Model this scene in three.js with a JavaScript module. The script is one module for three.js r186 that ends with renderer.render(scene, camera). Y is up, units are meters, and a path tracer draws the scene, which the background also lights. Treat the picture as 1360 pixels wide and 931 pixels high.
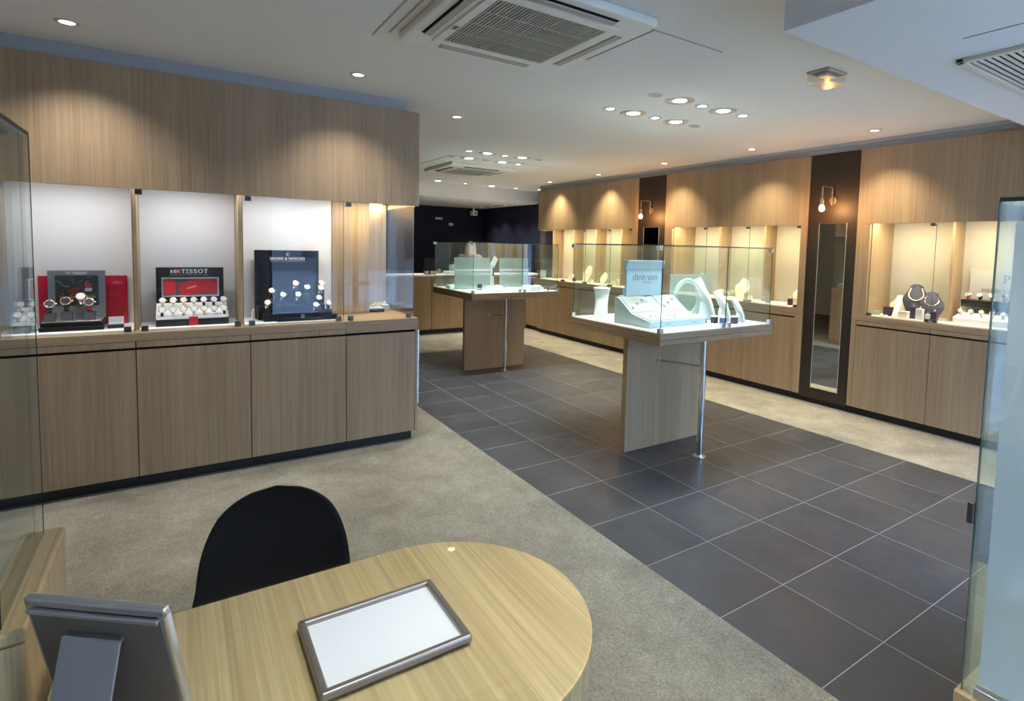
import * as THREE from 'three';
import { RoundedBoxGeometry } from 'three/addons/geometries/RoundedBoxGeometry.js';
import { mergeGeometries, mergeVertices } from 'three/addons/utils/BufferGeometryUtils.js';
import { FontLoader } from 'three/addons/loaders/FontLoader.js';
import { TextGeometry } from 'three/addons/geometries/TextGeometry.js';
import { MarchingCubes } from 'three/addons/objects/MarchingCubes.js';
import { RectAreaLightUniformsLib } from 'three/addons/lights/RectAreaLightUniformsLib.js';

// ------------------------------------------------------------------ camera, sky, exposure
const scene = new THREE.Scene();
const D = Math.PI / 180;
const EYE = 1.56, FOCAL = 737.63, PX = 725, PY = 378.17;            // metres, pixels, pixels, pixels
const FW = 1450, FH = 1105.66;                                        // the full frame whose middle is the principal point
const camera = new THREE.PerspectiveCamera(2 * Math.atan(FH / 2 / FOCAL) / D, FW / FH, 0.05, 80);
camera.position.set(0, EYE, 0);
camera.rotation.order = 'YXZ';
camera.rotation.set(-3.9319 * D, -33.6177 * D, 1.3793 * D);
camera.setViewOffset(FW, FH, FW / 2 - PX, FH / 2 - PY, 1360, 931);
camera.updateProjectionMatrix();
scene.add(camera);

scene.background = new THREE.Color().setRGB(0.37, 0.57, 1.0);        // blue skylight outside the shop front, beside warm-balanced lamps
scene.backgroundIntensity = 18;

const renderer = new THREE.WebGLRenderer({ antialias: true });
renderer.toneMapping = THREE.LinearToneMapping;
renderer.toneMappingExposure = 1.0;
renderer.shadowMap.enabled = true;
RectAreaLightUniformsLib.init();

const WARM = [1.0, 0.81, 0.48], NEUTRAL = [1.0, 0.95, 0.88], GOLDEN = [1.0, 0.84, 0.57], COOL = [0.93, 1.0, 0.97];
const LAMP = { wall: 4.6, right: 8.0, big: 6.5, small: 3.4, back: 4, near: 8, desk: 8.2, wide: 8 };    // candela
const NICHE = { left: 92, right: 225, end: 210 };                       // radiance of the light strips

// ------------------------------------------------------------------ helpers
let seedState = 12345;
const rnd = () => { seedState = (seedState * 1664525 + 1013904223) >>> 0; return seedState / 4294967296; };
const rr = (a, b) => a + (b - a) * rnd();
const lin = (r, g, b) => new THREE.Color().setRGB(r, g, b);
const taken = {};
const numbered = (n) => { const k = taken[n] = (taken[n] ?? -1) + 1; return k ? `${n}_${String(k).padStart(3, '0')}` : n; };
function shade(o) { o.traverse((m) => { if (m.isMesh) { m.castShadow = true; m.receiveShadow = true; } }); return o; }
function part(parent, name, geo, mat, label) {
  const m = new THREE.Mesh(geo, mat); m.name = name; m.castShadow = m.receiveShadow = true;
  if (label) m.userData.label = label;
  parent.add(m); return m;
}
function thing(name, label, category, pos = [0, 0, 0], turn = 0, group) {
  const o = new THREE.Group(); o.name = numbered(name); o.position.set(...pos); o.rotation.y = turn;
  o.userData = { label, category }; if (group) o.userData.group = group;
  scene.add(o); return o;
}
function structure(name) { const o = new THREE.Group(); o.name = name; o.userData = { kind: 'structure' }; scene.add(o); return o; }
function copy(o, pos, turn, label, group) {
  const c = o.clone(); c.name = numbered(o.name.replace(/_\d{3}$/, '')); c.position.set(...pos); c.rotation.y = turn ?? o.rotation.y;
  c.userData = { ...o.userData }; if (label) c.userData.label = label; if (group) c.userData.group = group;
  scene.add(c); return c;
}
// uv in metres along each face, v upwards (or along z on level faces); swap turns the grain
function uvm(geo, { swap = false, ou = 0, ov = 0 } = {}) {
  const g = geo.index ? geo.toNonIndexed() : geo, p = g.attributes.position, uv = new Float32Array(p.count * 2);
  const a = new THREE.Vector3(), b = new THREE.Vector3(), c = new THREE.Vector3();
  for (let i = 0; i < p.count; i += 3) {
    a.fromBufferAttribute(p, i); b.fromBufferAttribute(p, i + 1); c.fromBufferAttribute(p, i + 2);
    const n = b.clone().sub(a).cross(c.clone().sub(a)), x = Math.abs(n.x), y = Math.abs(n.y), z = Math.abs(n.z);
    for (let k = 0; k < 3; k++) {
      const q = [a, b, c][k]; let u, v;
      if (y >= x && y >= z) { u = q.x; v = q.z; } else if (x >= z) { u = q.z; v = q.y; } else { u = q.x; v = q.y; }
      if (swap) [u, v] = [v, u];
      uv[(i + k) * 2] = u + ou; uv[(i + k) * 2 + 1] = v + ov;
    }
  }
  g.setAttribute('uv', new THREE.BufferAttribute(uv, 2)); return g;
}
// box from its extents with softened edges
function bx(x0, x1, y0, y1, z0, z1, r = 0.0015, o = {}) {
  const w = Math.abs(x1 - x0), h = Math.abs(y1 - y0), d = Math.abs(z1 - z0);
  const g = r > 0 ? new RoundedBoxGeometry(w, h, d, o.seg ?? 1, Math.min(r, w / 2.2, h / 2.2, d / 2.2)) : new THREE.BoxGeometry(w, h, d);
  g.translate((x0 + x1) / 2, (y0 + y1) / 2, (z0 + z1) / 2);
  return uvm(g, { swap: o.swap, ou: o.ou ?? rnd() * 3, ov: o.ov ?? rnd() * 3 });
}
const cyl = (r0, r1, h, n = 20, y0 = 0) => new THREE.CylinderGeometry(r1, r0, h, n).translate(0, y0 + h / 2, 0);
function tube(pts, r, n = 8, seg = 24) { return new THREE.TubeGeometry(new THREE.CatmullRomCurve3(pts.map((p) => new THREE.Vector3(...p)), false, 'catmullrom', 0.1), seg, r, n); }
const lathe = (pts, n = 24) => new THREE.LatheGeometry(pts.map((p) => new THREE.Vector2(...p)), n);
const merged = (list) => mergeGeometries(list.map((g) => { const q = g.index ? g.toNonIndexed() : g; for (const k of Object.keys(q.attributes)) if (!['position', 'normal', 'uv'].includes(k)) q.deleteAttribute(k); return q; }));
// closed prism: outline in (a, b), extruded along the third axis
function prismX(outline, x0, x1) {                                    // outline of [z, y]
  const s = new THREE.Shape(outline.map(([z, y]) => new THREE.Vector2(-z, y)));
  const g = new THREE.ExtrudeGeometry(s, { depth: x1 - x0, bevelEnabled: false });
  g.rotateY(Math.PI / 2); g.translate(x0, 0, 0); return uvm(g, { ou: rnd() * 3, ov: rnd() * 3 });
}

// ------------------------------------------------------------------ textures
function hash(x, y, s) { let h = (x * 374761393 + y * 668265263 + s * 974711) | 0; h = Math.imul(h ^ (h >>> 13), 1274126177); h ^= h >>> 16; return (h >>> 0) / 4294967296; }
function vnoise(x, y, px, py, s) {
  const x0 = Math.floor(x), y0 = Math.floor(y), fx = x - x0, fy = y - y0, u = fx * fx * (3 - 2 * fx), v = fy * fy * (3 - 2 * fy);
  const m = (a, n) => ((a % n) + n) % n, a = hash(m(x0, px), m(y0, py), s), b = hash(m(x0 + 1, px), m(y0, py), s), c = hash(m(x0, px), m(y0 + 1, py), s), d = hash(m(x0 + 1, px), m(y0 + 1, py), s);
  return a + (b - a) * u + (c - a) * v + (a - b - c + d) * u * v;
}
function dataTex(w, h, f, srgb, repX = 1, repY = 1) {
  const d = new Uint8Array(w * h * 4), c = [0, 0, 0];
  for (let y = 0; y < h; y++) for (let x = 0; x < w; x++) {
    f(x / w, y / h, c); const i = (y * w + x) * 4;
    for (let k = 0; k < 3; k++) d[i + k] = Math.max(0, Math.min(255, Math.round(c[k] * 255))); d[i + 3] = 255;
  }
  const t = new THREE.DataTexture(d, w, h); t.wrapS = t.wrapT = THREE.RepeatWrapping; t.magFilter = THREE.LinearFilter; t.minFilter = THREE.LinearMipmapLinearFilter;
  if (srgb) t.colorSpace = THREE.SRGBColorSpace;
  t.repeat.set(repX, repY); t.needsUpdate = true; return t;
}
// oak-look laminate: staves of slightly different tone, long fine grain
function woodTex(seed, light, dark, contrast) {
  const bands = [0]; { let x = 0, k = 0; while (x < 1) { x += 0.05 + 0.055 * hash(k++, 3, seed); bands.push(Math.min(1, x)); } }
  return dataTex(1024, 1024, (u, v, c) => {
    const wob = 0.006 * (vnoise(u * 6, v * 5, 6, 5, seed + 9) - 0.5);
    const x = u + wob; let b = 0; while (b < bands.length - 2 && u >= bands[b + 1]) b++;
    const off = Math.floor(hash(b, 7, seed) * 64);
    const tone = (hash(b, 1, seed) - 0.5) * 0.22 + (vnoise(u * 10, v * 2, 10, 2, seed + 21) - 0.5) * 0.2;
    const fine = vnoise(x * 340, v * 9 + off, 340, 9, seed + 1) * 0.5 + vnoise(x * 150, v * 5 + off, 150, 5, seed + 2) * 0.32 + vnoise(x * 60, v * 4, 60, 4, seed + 3) * 0.18;
    const pore = Math.max(0, vnoise(x * 512, v * 26, 512, 26, seed + 4) - 0.72) * 1.5;
    let t = 0.5 + tone + (fine - 0.5) * contrast - pore * 0.5;
    t = Math.max(0, Math.min(1, t));
    for (let k = 0; k < 3; k++) c[k] = dark[k] + (light[k] - dark[k]) * t;
  }, true, 1 / 1.28, 1 / 2.56);
}
const OAK = [[0.70, 0.605, 0.475], [0.545, 0.455, 0.35]];              // one oak for all the fitted joinery
const woodA = woodTex(11, ...OAK, 0.9);
const litOakTex = woodTex(47, [0.86, 0.755, 0.565], [0.69, 0.585, 0.42], 1.15);   // oak of desk and entrance showcases: bright light painted into its tone, coarser grain
const carpetTex = dataTex(1024, 1024, (u, v, c) => {
  const f = vnoise(u * 512, v * 512, 512, 512, 3) * 0.6 + vnoise(u * 300, v * 300, 300, 300, 4) * 0.4;
  const m = vnoise(u * 7, v * 7, 7, 7, 5) * 0.45 + vnoise(u * 17, v * 17, 17, 17, 6) * 0.33 + vnoise(u * 44, v * 44, 44, 44, 8) * 0.22;
  const t = 0.5 + (f - 0.5) * 0.9 + (m - 0.5) * 0.95;
  c[0] = 0.475 + 0.22 * t; c[1] = 0.455 + 0.22 * t; c[2] = 0.405 + 0.20 * t;
}, true, 1 / 2.2, 1 / 2.2);
const carpetBump = dataTex(512, 512, (u, v, c) => { const f = vnoise(u * 256, v * 256, 256, 256, 13) * 0.6 + vnoise(u * 128, v * 128, 128, 128, 14) * 0.4; c[0] = c[1] = c[2] = f; }, false, 1 / 0.9, 1 / 0.9);
const tileTex = dataTex(1024, 1024, (u, v, c) => {
  const m = vnoise(u * 5, v * 5, 5, 5, 31) * 0.5 + vnoise(u * 13, v * 13, 13, 13, 32) * 0.3 + vnoise(u * 60, v * 60, 60, 60, 33) * 0.2, f = vnoise(u * 400, v * 400, 400, 400, 34);
  const t = (m - 0.5) * 0.5 + (f - 0.5) * 0.14;
  c[0] = 0.264 + 0.14 * t; c[1] = 0.270 + 0.14 * t; c[2] = 0.290 + 0.14 * t;
}, true, 1 / 2, 1 / 2);
const tileRough = dataTex(512, 512, (u, v, c) => { const m = vnoise(u * 9, v * 9, 9, 9, 41) * 0.6 + vnoise(u * 33, v * 33, 33, 33, 42) * 0.4; c[0] = c[1] = c[2] = 0.30 + 0.24 * m; }, false, 1 / 1.7, 1 / 1.7);
const plasterBump = dataTex(512, 512, (u, v, c) => { c[0] = c[1] = c[2] = vnoise(u * 128, v * 128, 128, 128, 51) * 0.5 + vnoise(u * 30, v * 30, 30, 30, 52) * 0.5; }, false, 1, 1);
const linenTex = dataTex(512, 512, (u, v, c) => { const f = vnoise(u * 256, v * 40, 256, 40, 61) * 0.5 + vnoise(u * 40, v * 256, 40, 256, 62) * 0.5; c[0] = 0.75 + 0.05 * f; c[1] = 0.735 + 0.05 * f; c[2] = 0.70 + 0.05 * f; }, true, 1 / 0.6, 1 / 0.6);
function print(w, h, draw) {
  const cv = document.createElement('canvas'); cv.width = w; cv.height = h; const g = cv.getContext('2d'); draw(g, w, h);
  const t = new THREE.CanvasTexture(cv); t.colorSpace = THREE.SRGBColorSpace; return t;
}

// ------------------------------------------------------------------ materials
const std = (o) => new THREE.MeshStandardMaterial(o), phys = (o) => new THREE.MeshPhysicalMaterial(o);
const M = {
  wood: std({ map: woodA, roughness: 0.46 }), desk: std({ map: litOakTex, roughness: 0.42 }), cornice: std({ color: lin(0.40, 0.41, 0.42), roughness: 0.8 }), 
  carpet: std({ map: carpetTex, roughness: 1, bumpMap: carpetBump, bumpScale: 0.004 }),
  tile: std({ map: tileTex, roughnessMap: tileRough, roughness: 1, bumpMap: plasterBump, bumpScale: 0.0004 }),
  grout: std({ color: lin(0.42, 0.42, 0.42), roughness: 0.9 }),
  white: std({ color: lin(0.80, 0.80, 0.78), roughness: 0.9, bumpMap: plasterBump, bumpScale: 0.0008 }),
  paint: std({ color: lin(0.74, 0.76, 0.78), roughness: 0.8 }),
  navy: std({ color: lin(0.003, 0.0045, 0.022), roughness: 0.75 }),
  plinth: std({ color: lin(0.008, 0.008, 0.009), roughness: 0.5 }),
  gap: std({ color: lin(0.01, 0.009, 0.008), roughness: 0.9 }),
  darkPanel: std({ color: lin(0.026, 0.018, 0.012), roughness: 0.5 }),
  mirror: std({ color: lin(0.86, 0.89, 0.88), metalness: 1, roughness: 0.02 }),
  glass: phys({ color: lin(0.93, 0.965, 0.955), transmission: 1, thickness: 0, roughness: 0.0, ior: 1.5 }),
  glassGreen: phys({ color: lin(0.93, 0.968, 0.955), transmission: 1, thickness: 0, roughness: 0.0, ior: 1.5 }),
  glassTop: phys({ color: lin(0.97, 0.985, 0.975), transmission: 1, thickness: 0, roughness: 0.0, ior: 1.5, specularIntensity: 0.45 }),
  edge: std({ color: lin(0.02, 0.06, 0.055), roughness: 0.15 }),
  frosted: phys({ color: lin(0.70, 0.80, 0.78), transmission: 0.9, thickness: 0, roughness: 0.55, ior: 1.45 }),
  film: phys({ color: lin(0.87, 0.89, 0.90), transmission: 0.6, thickness: 0, roughness: 0.8, ior: 1.45 }),
  acrylic: phys({ color: lin(0.78, 0.90, 0.87), transmission: 0.85, thickness: 0, roughness: 0.4, ior: 1.45 }),
  linen: std({ map: linenTex, roughness: 0.95 }),
  showWhite: std({ color: lin(0.86, 0.86, 0.86), roughness: 0.55 }),
  panelWhite: std({ color: lin(0.80, 0.79, 0.80), roughness: 0.6 }),
  chrome: std({ color: lin(0.72, 0.74, 0.77), metalness: 1, roughness: 0.14 }),
  steel: std({ color: lin(0.55, 0.56, 0.57), metalness: 1, roughness: 0.3 }),
  silver: std({ color: lin(0.78, 0.77, 0.75), metalness: 1, roughness: 0.2 }),
  gold: std({ color: lin(0.90, 0.66, 0.38), metalness: 1, roughness: 0.25 }),
  roseGold: std({ color: lin(0.85, 0.55, 0.42), metalness: 1, roughness: 0.25 }),
  brass: std({ color: lin(0.72, 0.56, 0.30), metalness: 1, roughness: 0.28 }),
  clip: std({ color: lin(0.10, 0.10, 0.11), metalness: 0.6, roughness: 0.3 }),
  black: std({ color: lin(0.012, 0.012, 0.014), roughness: 0.35 }),
  blackGloss: phys({ color: lin(0.008, 0.009, 0.012), roughness: 0.35, specularIntensity: 0.3 }),
  chair: std({ color: lin(0.004, 0.004, 0.005), roughness: 0.75 }),
  bustWhite: std({ color: lin(0.84, 0.85, 0.86), roughness: 0.6 }),
  bustCream: std({ color: lin(0.83, 0.79, 0.68), roughness: 0.7 }),
  bustNavy: std({ color: lin(0.03, 0.034, 0.075), roughness: 0.6 }),
  purple: std({ color: lin(0.05, 0.025, 0.06), roughness: 0.5 }),
  blueBox: std({ color: lin(0.06, 0.07, 0.20), roughness: 0.5 }),
  greySuede: std({ color: lin(0.42, 0.43, 0.41), roughness: 0.9 }),
  greyStand: std({ color: lin(0.11, 0.12, 0.13), roughness: 0.5 }),
  paleBlue: std({ color: lin(0.42, 0.56, 0.66), roughness: 0.45 }),
  trayGrey: std({ color: lin(0.48, 0.55, 0.56), roughness: 0.6 }),
  red: std({ color: lin(0.55, 0.012, 0.03), roughness: 0.4 }),
  pearl: phys({ color: lin(0.88, 0.86, 0.82), roughness: 0.25, clearcoat: 0.5 }),
  acWhite: std({ color: lin(0.84, 0.83, 0.77), roughness: 0.5 }),
  acGrey: std({ color: lin(0.44, 0.43, 0.40), roughness: 0.6 }),
  ventCream: std({ color: lin(0.66, 0.62, 0.52), roughness: 0.5 }),
  signGrey: std({ color: lin(0.58, 0.58, 0.57), roughness: 0.6 }),
  cardWhite: std({ color: lin(0.74, 0.76, 0.77), roughness: 0.7 }),
  frameTaupe: std({ color: lin(0.30, 0.27, 0.25), metalness: 0.75, roughness: 0.34 }),
  frameSilver: std({ color: lin(0.62, 0.62, 0.63), metalness: 0.85, roughness: 0.28 }),
  frameBack: std({ color: lin(0.19, 0.165, 0.145), roughness: 0.6 }),
  framePlate: std({ color: lin(0.30, 0.29, 0.30), roughness: 0.5 }),
  lens: std({ color: lin(0.9, 0.9, 0.9), emissive: lin(1, 0.95, 0.88), emissiveIntensity: 9, roughness: 0.4 }),
  lensCool: std({ color: lin(0.9, 0.9, 0.9), emissive: lin(0.9, 1, 0.99), emissiveIntensity: 9, roughness: 0.4 }),
  lensOff: std({ color: lin(0.35, 0.36, 0.36), roughness: 0.3 }),
  ring: std({ color: lin(0.62, 0.63, 0.62), metalness: 0.5, roughness: 0.4 }),
  stripWarm: std({ color: lin(0.9, 0.9, 0.9), emissive: lin(...WARM), emissiveIntensity: 3, roughness: 0.5 }),
  stripCool: std({ color: lin(0.9, 0.9, 0.9), emissive: lin(0.97, 0.98, 1), emissiveIntensity: 3, roughness: 0.5 }),
  bulb: std({ color: lin(1, 0.9, 0.7), emissive: lin(1, 0.62, 0.25), emissiveIntensity: 14, roughness: 0.3 }),
  lampCover: phys({ color: lin(0.86, 0.88, 0.86), transmission: 0.92, thickness: 0, roughness: 0.12, ior: 1.5 }),
  amber: std({ color: lin(1, 0.7, 0.3), emissive: lin(1, 0.45, 0.08), emissiveIntensity: 1.6, roughness: 0.4 }),
  facade: std({ color: lin(0.28, 0.27, 0.26), roughness: 0.9 }), pavement: std({ color: lin(0.38, 0.38, 0.38), roughness: 0.9 }),
  windowDark: std({ color: lin(0.04, 0.05, 0.06), roughness: 0.15 }), alu: std({ color: lin(0.09, 0.09, 0.10), metalness: 0.4, roughness: 0.45 }),
};

// ------------------------------------------------------------------ the room
const CE = 2.64, ZL = -4.17, XR = 5.45;
{
  // floor: carpet round a path of dark tiles, every tile a piece
  const f = structure('floor');
  part(f, 'subfloor', bx(-2.9, 6.2, -0.3, -0.02, -12.2, 2.3, 0), M.grout);
  const G = 0.448, X0 = 1.902, ZF = -7.47, NX = 6, X1 = X0 + NX * G, Z1 = 2.0;
  part(f, 'carpet', bx(-2.8, X0 - 0.001, -0.02, 0.002, -12, Z1, 0, { ou: 0, ov: 0 }), M.carpet);
  part(f, 'carpet', bx(X1 + 0.001, 6.1, -0.02, 0.002, -12, Z1, 0, { ou: 0.4, ov: 0.3 }), M.carpet);
  part(f, 'carpet', bx(X0 - 0.001, X1 + 0.001, -0.02, 0.002, -12, ZF - 0.001, 0, { ou: 0.9, ov: 1.1 }), M.carpet);
  part(f, 'grout_bed', bx(X0, X1, -0.02, -0.0012, ZF, Z1, 0), M.grout);
  const tileGeo = (d, ou, ov) => {                                      // top with eased edges
    const w = G - 0.0032, e = 0.0016, y = 0.0, b = -0.012, P = [[0, 0], [w, 0], [w, d], [0, d]], Q = [[e, e], [w - e, e], [w - e, d - e], [e, d - e]];
    const pos = [], tri = (a, b2, c) => pos.push(...a, ...b2, ...c), top = Q.map(([x, z]) => [x, y, z]), mid = P.map(([x, z]) => [x, y - e * 0.6, z]), low = P.map(([x, z]) => [x, b, z]);
    tri(top[0], top[2], top[1]); tri(top[0], top[3], top[2]);
    for (let k = 0; k < 4; k++) { const n = (k + 1) % 4; for (const [A, B] of [[top, mid], [mid, low]]) { tri(A[k], A[n], B[n]); tri(A[k], B[n], B[k]); } }
    const g = new THREE.BufferGeometry(); g.setAttribute('position', new THREE.Float32BufferAttribute(pos, 3)); g.computeVertexNormals(); return uvm(g, { ou, ov });
  };
  const variants = []; for (let k = 0; k < 8; k++) variants.push(tileGeo(G - 0.0032, rnd() * 2, rnd() * 2));
  const ZJ = -1.457; let rows = [];
  for (let k = -14; k <= 8; k++) { const z0 = ZJ + k * G; if (z0 + G > ZF && z0 < Z1 - 0.3) rows.push([Math.max(z0, ZF), Math.min(z0 + G, Z1)]); }
  for (const [z0, z1] of rows) for (let i = 0; i < NX; i++) {
    const whole = z1 - z0 > G - 0.01, g = whole ? variants[Math.floor(rnd() * 8)] : tileGeo(z1 - z0 - 0.0032, rnd() * 2, rnd() * 2);
    const t = part(f, 'tile', g, M.tile); t.position.set(X0 + i * G + 0.0016, 0, z0 + 0.0016);
  }
}
{
  const c = structure('ceiling');
  part(c, 'plaster', bx(-2.9, 6.2, CE, CE + 0.2, -9.4, 2.3, 0), M.white);
  part(c, 'beam', bx(-2.9, 6.2, 2.40, CE + 0.2, -12.2, -9.36, 0.002), M.white);
  part(c, 'soffit', bx(1.99, 6.2, 2.42, CE + 0.1, -1.36, 2.3, 0.002), M.paint);
  part(c, 'bulkhead', bx(-2.8, 1.467, 2.556, CE + 0.05, -5.2, ZL - 0.03, 0), M.cornice);
  part(c, 'bulkhead', bx(XR + 0.03, 6.1, 2.556, CE + 0.05, -8.48, 1.9, 0), M.cornice);
  part(c, 'cornice', bx(XR + 0.005, XR + 0.06, 2.605, CE + 0.02, -8.48, -1.36, 0.004), M.cornice);
}
part(structure('wall_left'), 'plaster', bx(-3.0, -2.8, -0.02, 2.9, -12.2, 2.3, 0), M.white);
{
  const w = structure('wall_right');
  part(w, 'plaster', bx(6.1, 6.3, -0.02, 2.9, -8.5, 2.3, 0), M.white);
  part(w, 'navy_panel', bx(6.0, 6.3, -0.02, 2.7, -12.2, -8.5, 0), M.navy, 'navy blue painted wall panel');
}
{
  const w = structure('wall_back');
  part(w, 'navy_panel', bx(-3.0, 6.3, -0.02, 2.7, -12.0, -11.72, 0), M.navy, 'navy blue painted wall');
}
{
  // the shop front behind the camera: daylight comes through its panes
  const w = structure('wall_front');
  part(w, 'plaster', bx(-3.0, 6.3, 2.42, 2.9, 2.0, 2.25, 0), M.white);
  part(w, 'sill', bx(-3.0, 6.3, -0.02, 0.22, 2.0, 2.25, 0), M.white);
  part(w, 'pier', bx(-3.0, 1.3, 0.22, 2.42, 2.0, 2.25, 0), M.white);
  part(w, 'pier', bx(5.7, 6.3, 0.22, 2.42, 2.0, 2.25, 0), M.white);
  const xs = [1.3, 2.75, 4.2, 5.7];
  for (let k = 0; k < 3; k++) {
    const o = structure('window_' + (k + 1)), a = xs[k], b = xs[k + 1];
    part(o, 'frame', merged([bx(a, a + 0.05, 0.22, 2.42, 2.07, 2.15, 0.003), bx(b - 0.05, b, 0.22, 2.42, 2.07, 2.15, 0.003), bx(a, b, 0.22, 0.28, 2.07, 2.15, 0.003), bx(a, b, 2.36, 2.42, 2.07, 2.15, 0.003)]), M.alu);
    part(o, 'pane', bx(a + 0.05, b - 0.05, 0.28, 2.36, 2.105, 2.113, 0), M.glassTop);
  }
  const s = structure('street'); part(s, 'pavement', bx(-40, 44, -0.3, -0.15, 2.25, 32, 0), M.pavement);
  const h = thing('street_house', 'pale plastered house across the street', 'building');
  part(h, 'wall', bx(-26, 30, -0.15, 6.0, 26, 30, 0), M.facade);
  for (let k = 0; k < 9; k++) for (let j = 0; j < 2; j++) part(h, 'window', bx(-24 + k * 6, -21.6 + k * 6, 0.6 + j * 2.9, 2.4 + j * 2.9, 25.95, 26.05, 0.01), M.windowDark);
}

// ------------------------------------------------------------------ lamps
function downlight(x, z, y, kind, label, group, { on = true, aim = [0, 0], scale = 1 } = {}) {
  const big = kind === 'big', r = (big ? 0.085 : 0.042) * scale, o = thing('downlight', label, 'lamp', [x, y, z], 0, group);
  part(o, 'trim_ring', lathe([[r * 0.80, 0.004], [r * 0.84, -0.004], [r * 1.05, -0.007], [r * 1.22, -0.005], [r * 1.28, 0.001], [r * 1.28, 0.006]], 32), M.ring);
  const lr = big ? r * 0.62 : r * 0.80;
  part(o, 'reflector', lathe([[lr, 0.001], [lr, -0.003], [r * 0.82, -0.005], [r * 0.84, 0.001]], 28), M.ring);
  const cool = big || kind === 'small';
  part(o, 'lens', cyl(lr, lr, 0.005, 28, -0.0025), on ? (cool ? M.lensCool : M.lens) : M.lensOff);
  if (on) {
    const s = new THREE.SpotLight(lin(...(cool ? COOL : kind === 'right' ? GOLDEN : kind === 'desk' ? COOL : NEUTRAL)), LAMP[kind], 0, (big ? 52 : kind === 'small' ? 40 : kind === 'desk' ? 44 : kind === 'wall' ? 54 : 48) * D, big ? 0.75 : 0.8, 2);
    s.position.set(0, -0.012, 0); s.target.position.set(aim[0], -1, aim[1]); s.castShadow = true; s.shadow.radius = r / 0.02 * 0.8;
    o.add(s, s.target);
  }
  return o;
}
const G1 = 'downlights along the right wall', G2 = 'downlights before the left cabinet', G3 = 'large lamps over the glass tables', G4 = 'small lamps over the glass tables', G5 = 'downlights before the navy room', G6 = 'downlights in the navy room';
for (const x of [2.5, 5.085]) downlight(x, -0.2, 2.42, 'near', 'small round unseen downlight set in the lowered soffit by the entrance', 'unseen downlights in the soffit');  // out of view; the one nearer the desk is added to light tiles and carpet
for (const [x, z, w] of [[5.085, -2.533, 'the canopy over the navy busts'], [5.085, -3.779, 'the entrance side of the canopy between the mirror panels'], [5.13, -5.089, 'the far side of the canopy between the mirror panels'], [5.2, -6.492, 'the far canopy beside its mirror panel'], [5.22, -7.813, 'the far canopy beside the navy room']]) downlight(x, z, CE, 'right', `small round downlight before ${w}`, G1, { aim: [0.12, 0] });
for (const [x, z, w] of [[-1.9, -3.78, 'over the tall end cupboard'], [-0.445, -3.781, 'over the grey watch stands'], [0.997, -3.748, 'over the glossy black watch display']]) downlight(x, z, CE, 'wall', `small round downlight before the left canopy ${w}`, G2, { aim: [0, -0.12] });
downlight(1.999, -4.429, CE, 'wall', 'lone small downlight beside the free end of the left canopy', null, {});
downlight(0.45, -0.5, CE, 'desk', 'small round downlight straight over the consultation desk');
downlight(1.35, -1.1, CE, 'near', 'small round unseen downlight added over the carpet beside the desk');  // added out of view to brighten the carpet and nearest tiles
const rows1 = [[-2.906, ['-', 'b', 's', 'b', 's'], 2.82], [-3.40, ['s', 'b', 's', 'b', '-'], 2.82]];
const rows2 = [[-5.93, ['s', 'b', 's', 'b', '-'], 2.83], [-6.43, ['-', 'b', '-', 'b', 's'], 2.83]];
for (const [rows, where] of [[rows1, 'near'], [rows2, 'far']]) for (const [z, row, x0] of rows) row.forEach((k, i) => {
  const x = x0 + i * 0.24, by = where === 'near' ? 'over the glass table with the necklace bust' : 'over the glass table with the frosted panels';
  if (k === 'b') downlight(x, z, CE, 'big', `large round cool-white lamp ${by}`, G3 + ' ' + where);
  else downlight(x, z, CE, 'small', `small round ${k === 's' ? 'lit' : 'unlit'} lamp ${by}`, G4 + ' ' + where + (k === 's' ? ' lit' : ' unlit'), { on: k === 's' });
});
for (const [x, z, k] of [[3.747, -9.05, 'big'], [4.267, -9.066, 'wall'], [4.811, -9.1, 'big'], [5.328, -9.116, 'wall'], [5.788, -9.02, 'wall']]) {
  const o = downlight(x, z, CE, k === 'big' ? 'wide' : 'back', k === 'big' ? 'wider downlight in the ceiling edge before the lowered beam' : 'small downlight in the ceiling edge before the lowered beam', G5 + (k === 'big' ? ' wide' : ''), { scale: k === 'big' ? 1.6 : 1 });
}
for (const [x, z] of [[5.63, -11.132], [5.69, -10.692], [5.65, -10.086], [5.633, -9.56]]) downlight(x, z, 2.40, 'back', 'small downlight in the low ceiling over the navy wall', G6);

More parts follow.
